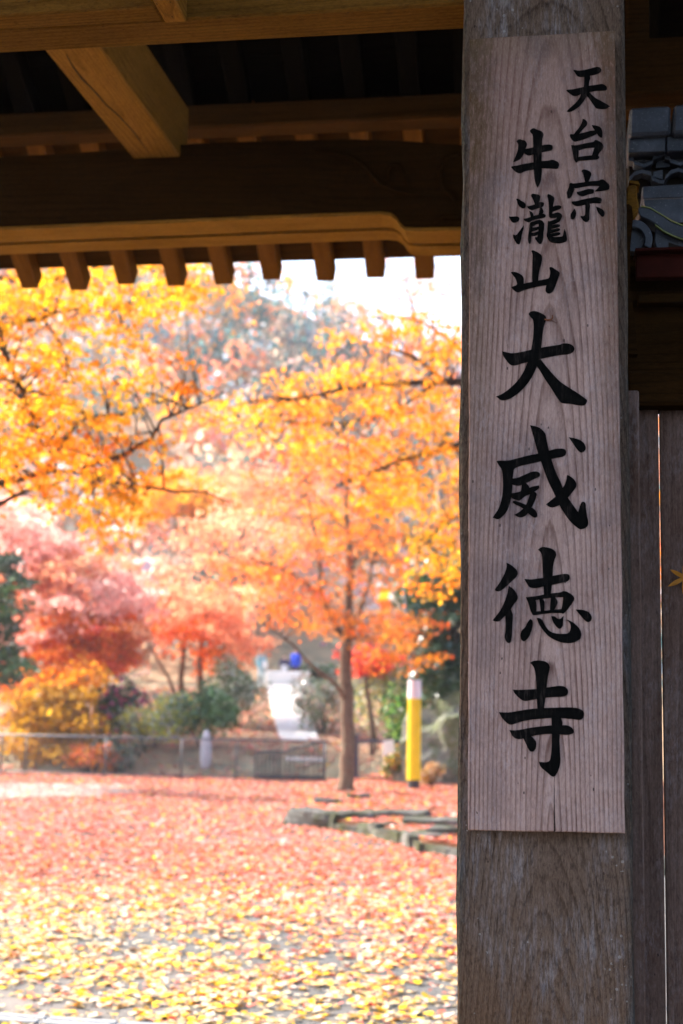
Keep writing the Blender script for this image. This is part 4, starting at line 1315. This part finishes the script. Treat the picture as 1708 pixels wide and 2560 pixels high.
# A: overhanging yellow maple at the left, trunk left of the frame
tree('maple_tree', 'yellow maple with overhanging branches in the upper left', 10.5, [
    ([('w', -8.0, 7.0, 0), ('w', -7.95, 7.1, 2.0), ('w', -7.7, 7.4, 4.0), ('w', -7.2, 7.8, 5.5), ('w', -6.5, 8.3, 6.3)], .17, .09),
    ([('w', -7.2, 7.8, 5.5), ('w', -5.6, 9.3, 4.9), (-240, 1100), (0, 1208, -.1), (60, 1195), (110, 1180), (190, 1175), (260, 1195)], .05, .010),
    ([('w', -5.6, 9.3, 4.9), (-200, 1230), (0, 1263), (58, 1230), (117, 1216)], .03, .009),
    ([('w', -6.5, 8.3, 6.3), (-150, 700), (-30, 740), (0, 838), (44, 955), (77, 1029), (140, 1153)], .04, .010),
    ([(-150, 700), (0, 815, .3), (73, 801, .3), (168, 776, .3), (293, 765, .4)], .03, .007),
    ([(110, 1180), (198, 1047, .4), (308, 1036, .5), (381, 1007, .5), (477, 999, .6)], .022, .007),
    ([(190, 1175), (322, 1131, .2), (381, 1095, .2), (403, 1051, .3), (470, 1021, .3), (560, 980, .5)], .024, .006),
    ([(190, 1175), (315, 1212, -.2), (410, 1223, -.2), (513, 1230, -.2), (586, 1256, -.2)], .018, .005),
    ([(-150, 700), (-60, 690, .5), (120, 700, .5), (260, 660, .6), (420, 650, .7)], .03, .007),
    ([(60, 700, .5), (150, 860, .5), (185, 960, .5)], .012, .004)],
    [(-40, 760, 190, 70, 900, GOLD), (190, 720, 210, 70, 1000, GOLD), (420, 700, 130, 90, 750, GOLD, .3), (340, 800, 130, 70, 520, GOLD, .3), (60, 830, 170, 80, 700, GOLD),
     (80, 950, 170, 90, 950, GOLD), (20, 1060, 170, 80, 900, AMBER), (180, 1040, 160, 70, 700, GOLD), (140, 1140, 170, 80, 1000, AMBER), (300, 1150, 130, 60, 560, AMBER),
     (300, 930, 120, 60, 330, GOLD), (420, 950, 90, 60, 200, AMBER), (220, 1240, 130, 50, 500, GOLD), (310, 1290, 90, 45, 330, GOLD), (-60, 1180, 130, 90, 700, AMBER),
     (470, 690, 80, 60, 330, GOLD, .5)],
    leaf=.060, spray=.17, per=24, dspread=.55, bark='bark_dark', seed=5, twigs=.75, base=(-8.0, 7.0, 0))

# B: orange maple whose branches reach in from behind the post on the right
tree('maple_tree', 'amber maple reaching in from behind the post on the right', 16.0, [
    ([(1420, 2170), (1410, 1800, .1), (1390, 1500, .2), (1360, 1200, .1), (1290, 1000)], .17, .09),
    ([(1290, 1000), (1150, 955, -.2), (1100, 955, -.2), (953, 959, -.3), (807, 985, -.3), (700, 1000, -.3)], .06, .010),
    ([(1130, 958, -.2), (1107, 948), (1027, 889), (946, 860), (880, 850)], .035, .008),
    ([(1360, 1200, .1), (1210, 1080), (1100, 1124), (990, 1153), (902, 1197), (830, 1220)], .045, .008),
    ([(1290, 1000), (1180, 900, .5), (1050, 800, .6), (930, 790, .6)], .035, .008),
    ([(1360, 1200, .1), (1240, 1250), (1120, 1300), (1040, 1380)], .04, .01),
    ([(1100, 955, -.2), (960, 1040), (820, 1060, .2), (680, 1050, .3), (560, 1060, .3)], .022, .006)],
    [(1080, 850, 120, 45, 900, AMBER), (960, 820, 80, 30, 330, AMBER), (1060, 790, 90, 25, 260, AMBER), (900, 850, 90, 30, 330, AMBER), (1120, 940, 110, 60, 900, AMBER), (900, 940, 130, 45, 900, GOLD), (740, 980, 130, 45, 900, AMBER), (620, 1020, 120, 40, 600, GOLD),
     (1010, 1010, 140, 50, 1000, AMBER), (860, 1050, 140, 50, 1000, AMBER), (720, 1070, 120, 45, 700, GOLD), (560, 1040, 90, 40, 330, AMBER), (1090, 1100, 110, 60, 900, GOLD), (960, 1130, 120, 50, 900, AMBER),
     (1100, 1210, 110, 70, 900, GOLD), (980, 1230, 110, 55, 700, GOLD), (850, 1160, 120, 45, 600, ORANGE), (1120, 1310, 80, 70, 700, GOLD), (1090, 1390, 80, 55, 600, GOLD), (1110, 1460, 70, 40, 400, AMBER),
     (720, 1170, 120, 40, 330, ORANGE), (1250, 1100, 140, 300, 1600, AMBER), (1560, 1250, 200, 300, 2200, AMBER)],
    leaf=.066, spray=.24, per=30, dspread=.8, bark='bark_dark', seed=9, twigs=.8, dens=.66, base=at_z(1420, 2170, 0))

FLAME = ORANGE + [(.82, .265, .012), (.84, .34, .015)]
# C: the orange maple standing in the bed, its trunk in full view
tD = at_z(864, 1978, BH).y
tree('maple_tree', 'orange maple with a slender bare trunk standing in the yard', tD, [
    ([(862, 1980), (866, 1960), (872, 1870), (868, 1760), (863, 1680), (868, 1590)], .150, .098),
    ([(830, 1982), (848, 1972), (862, 1945)], .03, .08), ([(888, 1982), (878, 1970), (868, 1945)], .03, .07),
    ([(868, 1590), (874, 1500), (876, 1420), (872, 1350), (864, 1280), (868, 1200), (872, 1130)], .085, .02),
    ([(868, 1600), (846, 1575), (822, 1530, -.2), (802, 1480, -.3), (797, 1400, -.4), (783, 1310, -.4), (768, 1240, -.4)], .065, .015),
    ([(870, 1590), (884, 1560), (908, 1505, .3), (926, 1440, .4), (936, 1390, .4), (950, 1300, .5)], .055, .012),
    ([(866, 1750), (846, 1720, -.3), (815, 1690, -.5), (780, 1665, -.6), (740, 1620, -.7), (700, 1585, -.8), (660, 1560, -.8)], .045, .014),
    ([(868, 1600), (910, 1590, .4), (980, 1600, .5), (1040, 1590, .6)], .035, .01),
    ([(800, 1480, -.3), (740, 1440, -.6), (650, 1400, -.8), (560, 1380, -1)], .03, .008),
    ([(876, 1420), (920, 1330, .3), (960, 1260, .3)], .03, .008), ([(872, 1350), (820, 1270, .4), (760, 1200, .4)], .025, .008)],
    [(640, 1420, 120, 45, 1400, ORANGE, -.6), (560, 1390, 90, 35, 700, CORAL, -.6), (720, 1470, 110, 45, 1300, ORANGE, -.4), (760, 1390, 120, 40, 1300, ORANGE), (690, 1340, 120, 38, 900, CORAL),
     (800, 1320, 110, 38, 1000, FLAME), (880, 1260, 120, 40, 1100, FLAME), (950, 1340, 100, 40, 1000, ORANGE), (990, 1420, 70, 40, 650, FLAME), (800, 1540, 80, 38, 900, ORANGE), (700, 1540, 60, 25, 350, ORANGE),
     (930, 1560, 90, 35, 950, ORANGE), (1010, 1560, 60, 40, 700, ORANGE), (960, 1620, 80, 28, 700, FLAME), (1030, 1640, 55, 18, 330, FLAME), (880, 1460, 90, 35, 600, ORANGE), (760, 1250, 120, 40, 700, FLAME),
     (640, 1290, 120, 35, 450, CORAL), (880, 1160, 130, 40, 800, FLAME), (1020, 1240, 90, 50, 700, FLAME)],
    leaf=.078, spray=.38, per=34, dspread=.85, seed=21, up=.35, dens=.70, twigs=.8)

# D..: trees beyond the fence
tree('maple_tree', 'coral pink maple at the left edge behind the fence', 36, [
    ([(60, 1940), (58, 1800), (70, 1650), (90, 1500), (80, 1380)], .2, .05), ([(66, 1680), (150, 1580), (240, 1500)], .1, .03), ([(70, 1600), (0, 1500), (-60, 1440)], .1, .03)],
    [(30, 1290, 90, 45, 1500, PINKR), (60, 1370, 130, 50, 1900, PINKR), (140, 1430, 120, 45, 1700, CORAL), (40, 1480, 130, 60, 1900, CORAL), (200, 1500, 110, 45, 1500, PINKR), (80, 1580, 130, 50, 1700, PINKR),
     (280, 1450, 70, 30, 500, PINKR), (-100, 1400, 120, 150, 1800, PINKR), (270, 1530, 70, 40, 900, PINKR), (330, 1500, 60, 30, 500, PINKR)], leaf=.115, shape=KITE, spray=.55, per=70, dspread=1.2, seed=31)
tree('maple_tree', 'deep orange red maple between the pink and coral trees', 35, [
    ([(250, 1935), (246, 1820), (240, 1700), (250, 1600)], .14, .05), ([(243, 1720), (300, 1640), (330, 1580)], .06, .02)],
    [(210, 1570, 110, 40, 1500, ORANGE), (280, 1600, 70, 38, 1000, [(.62, .13, .03), (.7, .2, .03), (.55, .08, .05)]), (150, 1630, 90, 35, 900, ORANGE), (250, 1650, 90, 30, 800, REDD + ORANGE), (60, 1700, 100, 35, 800, ORANGE), (330, 1560, 40, 25, 330, CORAL)],
    leaf=.11, shape=KITE, spray=.5, per=66, dspread=.9, seed=32)
tree('maple_tree', 'coral orange maple with forked grey trunks behind the fence', 40, [
    ([(458, 1930), (455, 1800), (452, 1700), (462, 1600), (470, 1500)], .13, .05), ([(502, 1930), (505, 1780), (500, 1680), (506, 1600), (520, 1480)], .15, .05), ([(452, 1760), (420, 1690), (390, 1640)], .07, .03),
    ([(500, 1640), (560, 1620), (640, 1640)], .05, .02)],
    [(360, 1480, 90, 30, 900, CORAL), (430, 1520, 100, 30, 1000, CORAL), (480, 1570, 100, 28, 900, ORANGE), (550, 1560, 70, 35, 800, CORAL), (600, 1600, 50, 28, 450, CORAL), (400, 1570, 70, 25, 450, CORAL), (540, 1640, 60, 18, 330, ORANGE), (560, 1490, 90, 35, 700, CORAL)],
    leaf=.115, shape=KITE, spray=.6, per=70, dspread=1.2, seed=33, bark='bark')
tree('maple_tree', 'mustard yellow young maple just behind the left fence', 32.5, [
    ([(122, 1945), (120, 1860), (118, 1780), (130, 1710)], .09, .03), ([(120, 1840), (90, 1780), (70, 1730)], .04, .02), ([(120, 1820), (160, 1760), (190, 1720)], .04, .02)],
    [(130, 1740, 90, 35, 1400, MUST), (90, 1800, 80, 40, 1200, MUST), (170, 1800, 70, 40, 1100, MUST), (110, 1870, 90, 35, 1100, MUST), (200, 1870, 60, 35, 700, MUST), (200, 1690, 70, 30, 700, AMBER), (30, 1880, 50, 40, 600, MUST)],
    leaf=.12, shape=KITE, spray=.38, per=30, dspread=.7, seed=34)
tree('ginkgo_tree', 'yellow tree with pale forked trunk on the hillside', 62, [
    ([(500, 1500), (480, 1400), (465, 1330), (450, 1270)], .26, .1), ([(540, 1480), (545, 1380), (530, 1300), (560, 1250)], .22, .08), ([(430, 1500), (425, 1380), (440, 1290)], .2, .06)],
    [(430, 1240, 90, 40, 1300, GOLD), (520, 1250, 90, 40, 1200, MUST + GOLD), (470, 1200, 90, 30, 800, AMBER), (590, 1290, 60, 30, 450, MUST), (360, 1270, 50, 30, 330, GOLD)],
    leaf=.17, shape=KITE, spray=.9, per=80, dspread=1.6, seed=35, bark='bark_grey')
tree('maple_tree', 'salmon maple high on the slope above the ramp', 56, [([(620, 1640), (622, 1500), (640, 1360), (650, 1260)], .22, .06), ([(622, 1500), (560, 1380)], .1, .04)],
    [(600, 1200, 110, 45, 1100, CORAL), (700, 1220, 90, 45, 1000, CORAL), (540, 1330, 90, 35, 800, CORAL), (640, 1290, 110, 40, 1000, CORAL + TAN), (760, 1180, 60, 30, 400, REDD), (400, 1400, 90, 35, 700, CORAL + TAN)],
    leaf=.15, shape=KITE, spray=.9, per=60, dens=.6, dspread=1.6, seed=36, bark='bark_grey')
tree('red_maple', 'small crimson red maple right of the main trunk', 33, [([(930, 1900), (925, 1780), (915, 1700), (905, 1660)], .07, .03)],
    [(920, 1640, 50, 20, 700, REDD), (970, 1650, 40, 16, 330, REDD), (900, 1670, 30, 14, 250, REDD)], leaf=.13, shape=KITE, spray=.34, per=30, dspread=.5, seed=37)
tree('evergreen_tree', 'dark evergreen tree half hidden behind the post', 29.5, [([(1132, 1900), (1130, 1780), (1134, 1650), (1128, 1500), (1130, 1350)], .2, .1)],
    [(1100, 1480, 70, 45, 1500, DKGR), (1080, 1570, 60, 40, 1300, DKGR), (1120, 1640, 70, 45, 1400, DKGR), (1080, 1690, 50, 35, 900, DKGR), (1140, 1420, 60, 40, 900, DKGR + GREEN), (1180, 1560, 80, 150, 2000, DKGR), (1040, 1460, 30, 22, 330, GREEN), (1060, 1530, 40, 60, 900, DKGR), (1110, 1740, 50, 40, 700, DKGR)],
    leaf=.13, shape=KITE, spray=.36, per=30, dspread=.6, seed=38, bark='bark_dark', mat='evergreen')
tree('evergreen_tree', 'dark glossy evergreen branch at the left edge', 26, [([(-170, 1975), (-150, 1800), (-120, 1600), (-80, 1450)], .09, .04), ([(-130, 1650), (-30, 1620), (30, 1600)], .03, .01), ([(-110, 1500), (-20, 1480), (40, 1440)], .03, .01)],
    [(0, 1420, 55, 40, 900, DKGR), (60, 1445, 30, 14, 160, DKGR + GREEN), (10, 1500, 40, 40, 700, DKGR + GREEN), (-10, 1570, 45, 40, 800, DKGR), (20, 1640, 45, 30, 700, DKGR + GREEN), (0, 1690, 45, 22, 500, DKGR), (60, 1660, 30, 18, 160, GREEN), (-90, 1550, 70, 150, 1500, DKGR)],
    leaf=.085, shape=KITE, spray=.24, per=34, dspread=.5, seed=39, bark='bark_dark', mat='evergreen', base=at_z(-170, 1975, 0))

tree('bare_tree', 'nearly bare pale tree with fine twigs against the white sky', 48, [
    ([(1120, 1500), (1100, 1200), (1070, 950), (1040, 800), (1010, 700)], .16, .03), ([(1080, 1000), (1000, 850), (930, 740), (890, 680)], .06, .012), ([(1060, 900), (1110, 780), (1130, 680)], .05, .012),
    ([(1040, 800), (980, 720), (960, 650)], .03, .008), ([(1010, 860), (900, 800), (830, 770)], .03, .008)],
    [(1000, 690, 120, 50, 900, TAN + PINKR), (1090, 700, 80, 60, 800, TAN + CORAL), (930, 770, 110, 40, 700, TAN + CORAL), (870, 740, 60, 40, 330, TAN)],
    leaf=.10, shape=KITE, spray=.8, per=22, dspread=.8, seed=40, bark='bark_grey', twigs=1.0)
# ---- shrubs
def shrub(name, label, px, py, D, w, h, pal, n, leaf=.09, mat='leaf', seed=1, cat='shrub', z0=None):
    rr = np.random.RandomState(seed)
    c = at(px, py, D)
    zb_ = z0 if z0 is not None else (max(0.0, hgt_at(px, D)) if D > 31.3 else 0.0)
    h = max(.4, h - zb_ * .8)
    root = empty(name, (c.x, D, zb_), label, cat, {'glossy_shrub': 'glossy shrubs on the bank', 'low_shrub': 'low shrubs by fence and boulder', 'green_shrub': 'green shrubs beyond the gate'}.get(name))
    lobes = [(rr.uniform(-.5, .5) * w, rr.uniform(-.4, .4) * w, rr.uniform(.35, .85) * h, rr.uniform(.22, .42)) for _ in range(9)]
    P = []
    for lx, ly, lz, lr in lobes:
        v = rr.normal(size=(n // 9, 3)); v /= np.linalg.norm(v, axis=1, keepdims=True)
        v *= (rr.rand(len(v), 1) ** .35)
        P.append(np.array([c.x + lx, D + ly, zb_ + lz]) + v * np.array([lr * w, lr * w, lr * h]))
    P = np.concatenate(P); P[:, 2] = np.maximum(P[:, 2], zb_ + .03)
    m = MB()
    for k in range(7):
        lx, ly, lz, lr = lobes[k]
        m.tube([(c.x + lx * .2, D + ly * .2, zb_), (c.x + lx * .7, D + ly * .7, zb_ + lz * .6), (c.x + lx, D + ly, zb_ + lz)], [.022, .014, .006], 5)
    m.build('stem', M['bark_dark'], root, True)
    me = array_mesh('foliage', leaf_verts(rr, P, leaf, KITE, .3, .3), 4, pick_cols(rr, len(P), pal, .18))
    link('foliage', me, root, M[mat])
    return root
shrub('camellia_shrub', 'dark shrub dotted with magenta flowers behind the fence', 292, 1790, 33.5, 1.1, 2.0, DKGR + DKGR + [(.55, .04, .16), (.62, .10, .24)], 1900, .11, 'evergreen', 51)
shrub('pale_shrub', 'yellow green loose shrub behind the middle of the fence', 375, 1830, 33, 1.5, 1.7, LIME + PALEG, 2000, .10, 'leaf', 52)
shrub('clipped_shrub', 'rounded bright green clipped shrub beside the ramp', 515, 1800, 33.2, 1.2, 1.9, GREEN + [(.12, .25, .07), (.05, .13, .05)], 2600, .09, 'evergreen', 53)
shrub('glossy_shrub', 'glossy grey green shrub left of the ramp', 600, 1760, 38, 1.3, 2.6, PALEG + GREEN, 4200, .075, 'evergreen', 54)
shrub('glossy_shrub', 'grey green bank of shrubs right of the ramp', 812, 1790, 37, 1.2, 2.1, PALEG + GREEN + TAN, 4200, .075, 'evergreen', 55)
shrub('glossy_shrub', 'pale green shrub between maple trunk and yellow guard', 950, 1760, 33.5, 1.7, 2.6, PALEG + GREEN + LIME, 5000, .075, 'evergreen', 56)
shrub('low_shrub', 'low brown green shrub at the foot of the yellow guard', 1000, 1930, 28.3, .5, .75, MUST + GREEN + TAN, 900, .07, 'leaf', 57, z0=BH)
shrub('low_shrub', 'low grey shrub behind the middle of the wire fence', 300, 1900, 31.6, .9, .8, DKGR + PALEG, 900, .09, 'leaf', 58)
shrub('leafy_mound', 'orange leafy shrub at the foot of the left fence', 225, 1910, 31.4, 1.0, .7, CORAL + AMBER, 900, .09, 'leaf', 59)
shrub('green_shrub', 'dark green shrub high beside the ramp top', 800, 1560, 57, 2.0, 2.2, GREEN + PALEG, 1400, .18, 'evergreen', 60, z0=2.9)
shrub('green_shrub', 'bright green shrub behind the yellow guard', 1000, 1800, 30.5, .7, 1.9, [(.12, .26, .04), (.2, .34, .06)] + GREEN, 1200, .09, 'leaf', 61)

shrub('low_shrub', 'small brown bush below the boulder next to the yellow guard', 1075, 1925, 27.2, .35, .5, MUST + TAN, 700, .05, 'leaf', 63, z0=BH)

# white standing stone behind the fence
sm_ = rock_mesh('standing_stone', .13, .12, .52, 77, 3, 2.0, .12)
so = link('standing_stone', sm_, None, plain('white_stone', (.48, .47, .52), .8, .2, var=.12))
so.location = (at(514, 1900, 32).x, 32, .50)
tag(so, 'slim white standing stone behind the wire fence', 'stone')

# ================================================================== RAMP, WALL, SLOPE
M['concrete'] = plain('pale_concrete', (.58, .56, .53), .85, .2, var=.12, scale=4)
def ramp_pt(px, py, D): return at(px, py, D)
L_ = [(712, 1886, 32.4), (694, 1834, 37), (682, 1780, 42), (674, 1740, 47), (668, 1706, 53)]
R_ = [(812, 1862, 32.4), (790, 1806, 37), (774, 1776, 42), (764, 1742, 47), (758, 1706, 53)]
V, F = [], []
for (a, b) in zip(L_, R_):
    pa, pb = at(*a), at(*b)
    z_ = (pa.z + pb.z) / 2
    z_ = float(terrain(np.array([pa.x]), np.array([pa.y]))[0]) + .07
    V += [(pa.x, pa.y, z_), (pb.x, pa.y, z_), (pb.x, pa.y, z_ - 2.5), (pa.x, pa.y, z_ - 2.5)]
for i in range(4):
    o_ = i * 4
    F += [(o_, o_ + 1, o_ + 5, o_ + 4), (o_ + 1, o_ + 2, o_ + 6, o_ + 5), (o_ + 3, o_, o_ + 4, o_ + 7)]
F += [(0, 3, 2, 1)]
ramp = tag(MB().add(V, F).build('path', M['concrete']), kind='structure')
wz0, wz1 = at(715, 1712, 53.2).z, at(715, 1678, 53.2).z
M['lime'] = plain('white_plaster', (.78, .77, .75), .85, .1, var=.06, scale=3)
wl = box('parapet_wall', (at(664, 1690, 53.2).x, 53.2, wz0 - 2), (at(772, 1690, 53.2).x, 53.6, wz1), M['lime'], None, .03)
tag(wl, 'pale concrete parapet wall at the top of the ramp', 'wall')

gx = np.linspace(-1, 1, 81); gy = np.concatenate([np.linspace(31.0, 60, 35), np.linspace(62, 150, 35)])
V = []
for y in gy:
    xx_ = gx * (y * .95 + 8) - y * .12
    z = terrain(xx_, np.full_like(xx_, y))
    b_ = np.array([mnoise.noise(Vector((a * .15, y * .15, 0))) for a in xx_]) * np.clip((y - 58) / 20, 0, 1) * 1.0
    if y > 126: z = z - (y - 126) * .8
    V += list(zip(xx_, np.full_like(xx_, y), z + b_))
F = [(j * 81 + i, j * 81 + i + 1, (j + 1) * 81 + i + 1, (j + 1) * 81 + i) for j in range(69) for i in range(80)]
def hill_mat():
    t = NT('wooded_hillside')
    tc = t.new('ShaderNodeTexCoord').outputs['Object']
    n = t.noise(tc, .8, 5, .65)
    n2 = t.noise(tc, .12, 3)
    c = t.ramp(n, [(.3, (.12, .10, .07)), (.5, (.34, .22, .13)), (.7, (.48, .30, .18))])
    c = t.mix(t.m('MULTIPLY', t.ramp(n2, [(.5, 0.0), (.6, 1.0)]), .5), c, (.20, .24, .17))
    return t.done(c, .95, .1)
hill = tag(MB().add(V, F).build('hill', hill_mat(), None, True), kind='structure')

# wooded hillside: one mass of crowns
rr = np.random.RandomState(77)
P, C, SZ = [], [], []
LILAC = [(.50, .42, .42), (.44, .38, .42), (.56, .46, .42)]
pals = [CORAL, AMBER, TAN, LILAC, [(.32, .36, .38), (.26, .33, .37), (.20, .29, .31)], [(.10, .20, .19), (.08, .16, .16)], PINKR, GOLD]
wts = [.20, .12, .14, .16, .14, .13, .07, .04]
for k in range(620):
    y = 44 + 82 * rr.rand() ** .8
    x = (rr.rand() * 2 - 1) * (y * .42 + 3) - y * .13
    px_ = x / y
    z = float(terrain(np.array([x]), np.array([y]))[0])
    if abs(x - at(715, 1700, 50).x) < 3.5 and y < 60: continue
    rad = rr.uniform(1.3, 2.8) * (y / 85) ** .35
    hgt = rr.uniform(1.6, 3.6)
    n = 120
    v = rr.normal(size=(n, 3)); v /= np.linalg.norm(v, axis=1, keepdims=True); v *= rr.rand(n, 1) ** .4
    v *= (1 + .35 * np.sin(v[:, :1] * 5 + k))
    P.append(np.array([x, y, z + hgt]) + v * np.array([rad, rad, rad * .85]))
    pal = pals[rr.choice(len(pals), p=wts)]
    C.append(pick_cols(rr, n, pal, .15))
P = np.concatenate(P); C = np.concatenate(C)
me = array_mesh('hillside_wood', leaf_verts(rr, P, .42, KITE, .3, .4), 4, C)
hw = link('hillside_wood', me, None, M['leaf'])
tag(hw, 'distant wooded hillside in faded orange, tan and blue green', 'wood', kind='stuff')
# slender bare trunks among them that still show
m = MB()

# ================================================================== PEOPLE on the terrace
def person(label, px, py_head, D, height, top_col, leg_col, hair_col, turn, bag=None, hat=None):
    hp = at(px, py_head, D)
    z0 = hp.z - height
    s = height / 1.7
    J = {'pel': (0, 0, .95), 'sp': (0, 0, 1.15), 'ch': (0, -.01, 1.35), 'ne': (0, 0, 1.47), 'hd': (0, -.02, 1.58), 'ht': (0, -.01, 1.66)}
    for sd, n_ in ((1, 'r'), (-1, 'l')):
        J['sh' + n_] = (.17 * sd, 0, 1.40); J['el' + n_] = (.23 * sd, .02, 1.13); J['wr' + n_] = (.22 * sd, -.10, .93); J['ha' + n_] = (.21 * sd, -.14, .86)
        J['hi' + n_] = (.09 * sd, 0, .90); J['kn' + n_] = (.10 * sd, -.02 * sd, .50); J['an' + n_] = (.10 * sd, .02, .09); J['to' + n_] = (.11 * sd, -.13, .04)
    E = [('pel', 'sp'), ('sp', 'ch'), ('ch', 'ne'), ('ne', 'hd'), ('hd', 'ht')]
    for n_ in 'rl':
        E += [('ch', 'sh' + n_), ('sh' + n_, 'el' + n_), ('el' + n_, 'wr' + n_), ('wr' + n_, 'ha' + n_), ('pel', 'hi' + n_), ('hi' + n_, 'kn' + n_), ('kn' + n_, 'an' + n_), ('an' + n_, 'to' + n_)]
    rad = {'pel': .15, 'sp': .14, 'ch': .15, 'ne': .06, 'hd': .098, 'ht': .075, 'sh': .075, 'el': .05, 'wr': .036, 'ha': .034, 'hi': .10, 'kn': .065, 'an': .045, 'to': .04}
    names = list(J)
    me = bpy.data.meshes.new('body')
    me.from_pydata([tuple(c * s for c in J[n_]) for n_ in names], [(names.index(a), names.index(b)) for a, b in E], [])
    root = empty('person', (hp.x, D, z0), label, 'person', 'people on the terrace')
    root.rotation_euler = (0, 0, turn)
    o = bpy.data.objects.new('body', me); COL.objects.link(o); o.parent = root
    o.modifiers.new('skin', 'SKIN')
    if not me.skin_vertices: 
        bpy.context.view_layer.objects.active = o
    for i, n_ in enumerate(names):
        r_ = rad.get(n_, rad.get(n_[:2], .05)) * s
        me.skin_vertices[0].data[i].radius = (r_, r_ * .85)
        me.skin_vertices[0].data[i].use_root = (n_ == 'pel')
    sb = o.modifiers.new('sub', 'SUBSURF'); sb.levels = 2; sb.render_levels = 2
    # clothing colours by height on the figure itself
    t = NT('clothes')
    sep = t.new('ShaderNodeSeparateXYZ'); t.t.links.new(t.new('ShaderNodeTexCoord').outputs['Object'], sep.inputs[0])
    zc = sep.outputs[2]; ax = t.m('ABSOLUTE', sep.outputs[0])
    c = t.mix(t.m('GREATER_THAN', zc, .93 * s), leg_col, top_col)
    c = t.mix(t.m('GREATER_THAN', zc, 1.46 * s), c, (.55, .36, .27))
    c = t.mix(t.m('GREATER_THAN', zc, 1.58 * s), c, hair_col)
    me.materials.append(t.done(c, .8, .2))
    if bag:
        b = box('shoulder_bag', (-.13 * s, -.26 * s, .92 * s), (.13 * s, -.15 * s, 1.2 * s), plain('bag_cloth', bag, .8), None, .03, seg=2)
        b.parent = root
    if hat:
        m = MB(); m.tube([(0, -.02, 1.615 * s), (0, -.02, 1.62 * s), (0, -.02, 1.625 * s), (0, -.01, 1.72 * s)], [.19 * s, .19 * s, .11 * s, .08 * s], 14)
        m.build('hat', plain('hat_cloth', hat, .8), None, True).parent = root
    return root
PD = 54.6
person('person in dark clothes with a white bag on the terrace above the ramp', 712, 1634, PD, 1.5, (.05, .04, .09), (.05, .07, .2), (.03, .02, .02), 0.2, bag=(.75, .75, .8))
person('person in a bright blue jacket on the terrace above the ramp', 740, 1618, PD, 1.66, (.02, .06, .55), (.06, .03, .05), (.02, .015, .02), -0.5)
person('person in pale teal clothes with a white hat left of the ramp wall', 655, 1622, 52.4, 1.55, (.20, .42, .48), (.42, .55, .58), (.1, .08, .07), 0.9, bag=(.8, .82, .8), hat=(.82, .82, .80))
tz = at(712, 1634, PD).z - 1.5
tr_ = box('terrace', (at(600, 1700, 54).x, 53.62, tz - 2.0), (at(900, 1700, 54).x, 58, tz - .002), M['concrete'], None, .02)
tag(tr_, kind='structure')

# ================================================================== HAZE
def haze():
    m = MB().box((-410, -410, -4), (410, 410, 80))
    t = NT('pale_haze')
    t.t.nodes.remove(t.b)
    v = t.new('ShaderNodeVolumePrincipled')
    v.inputs['Color'].default_value = (.84, .91, 1.0, 1)
    v.inputs['Density'].default_value = HAZE
    v.inputs['Anisotropy'].default_value = .3
    t.t.links.new(v.outputs[0], t.out.inputs['Volume'])
    o = m.build('haze', t.mat)
    tag(o, kind='stuff')
HAZE = .0006
haze()
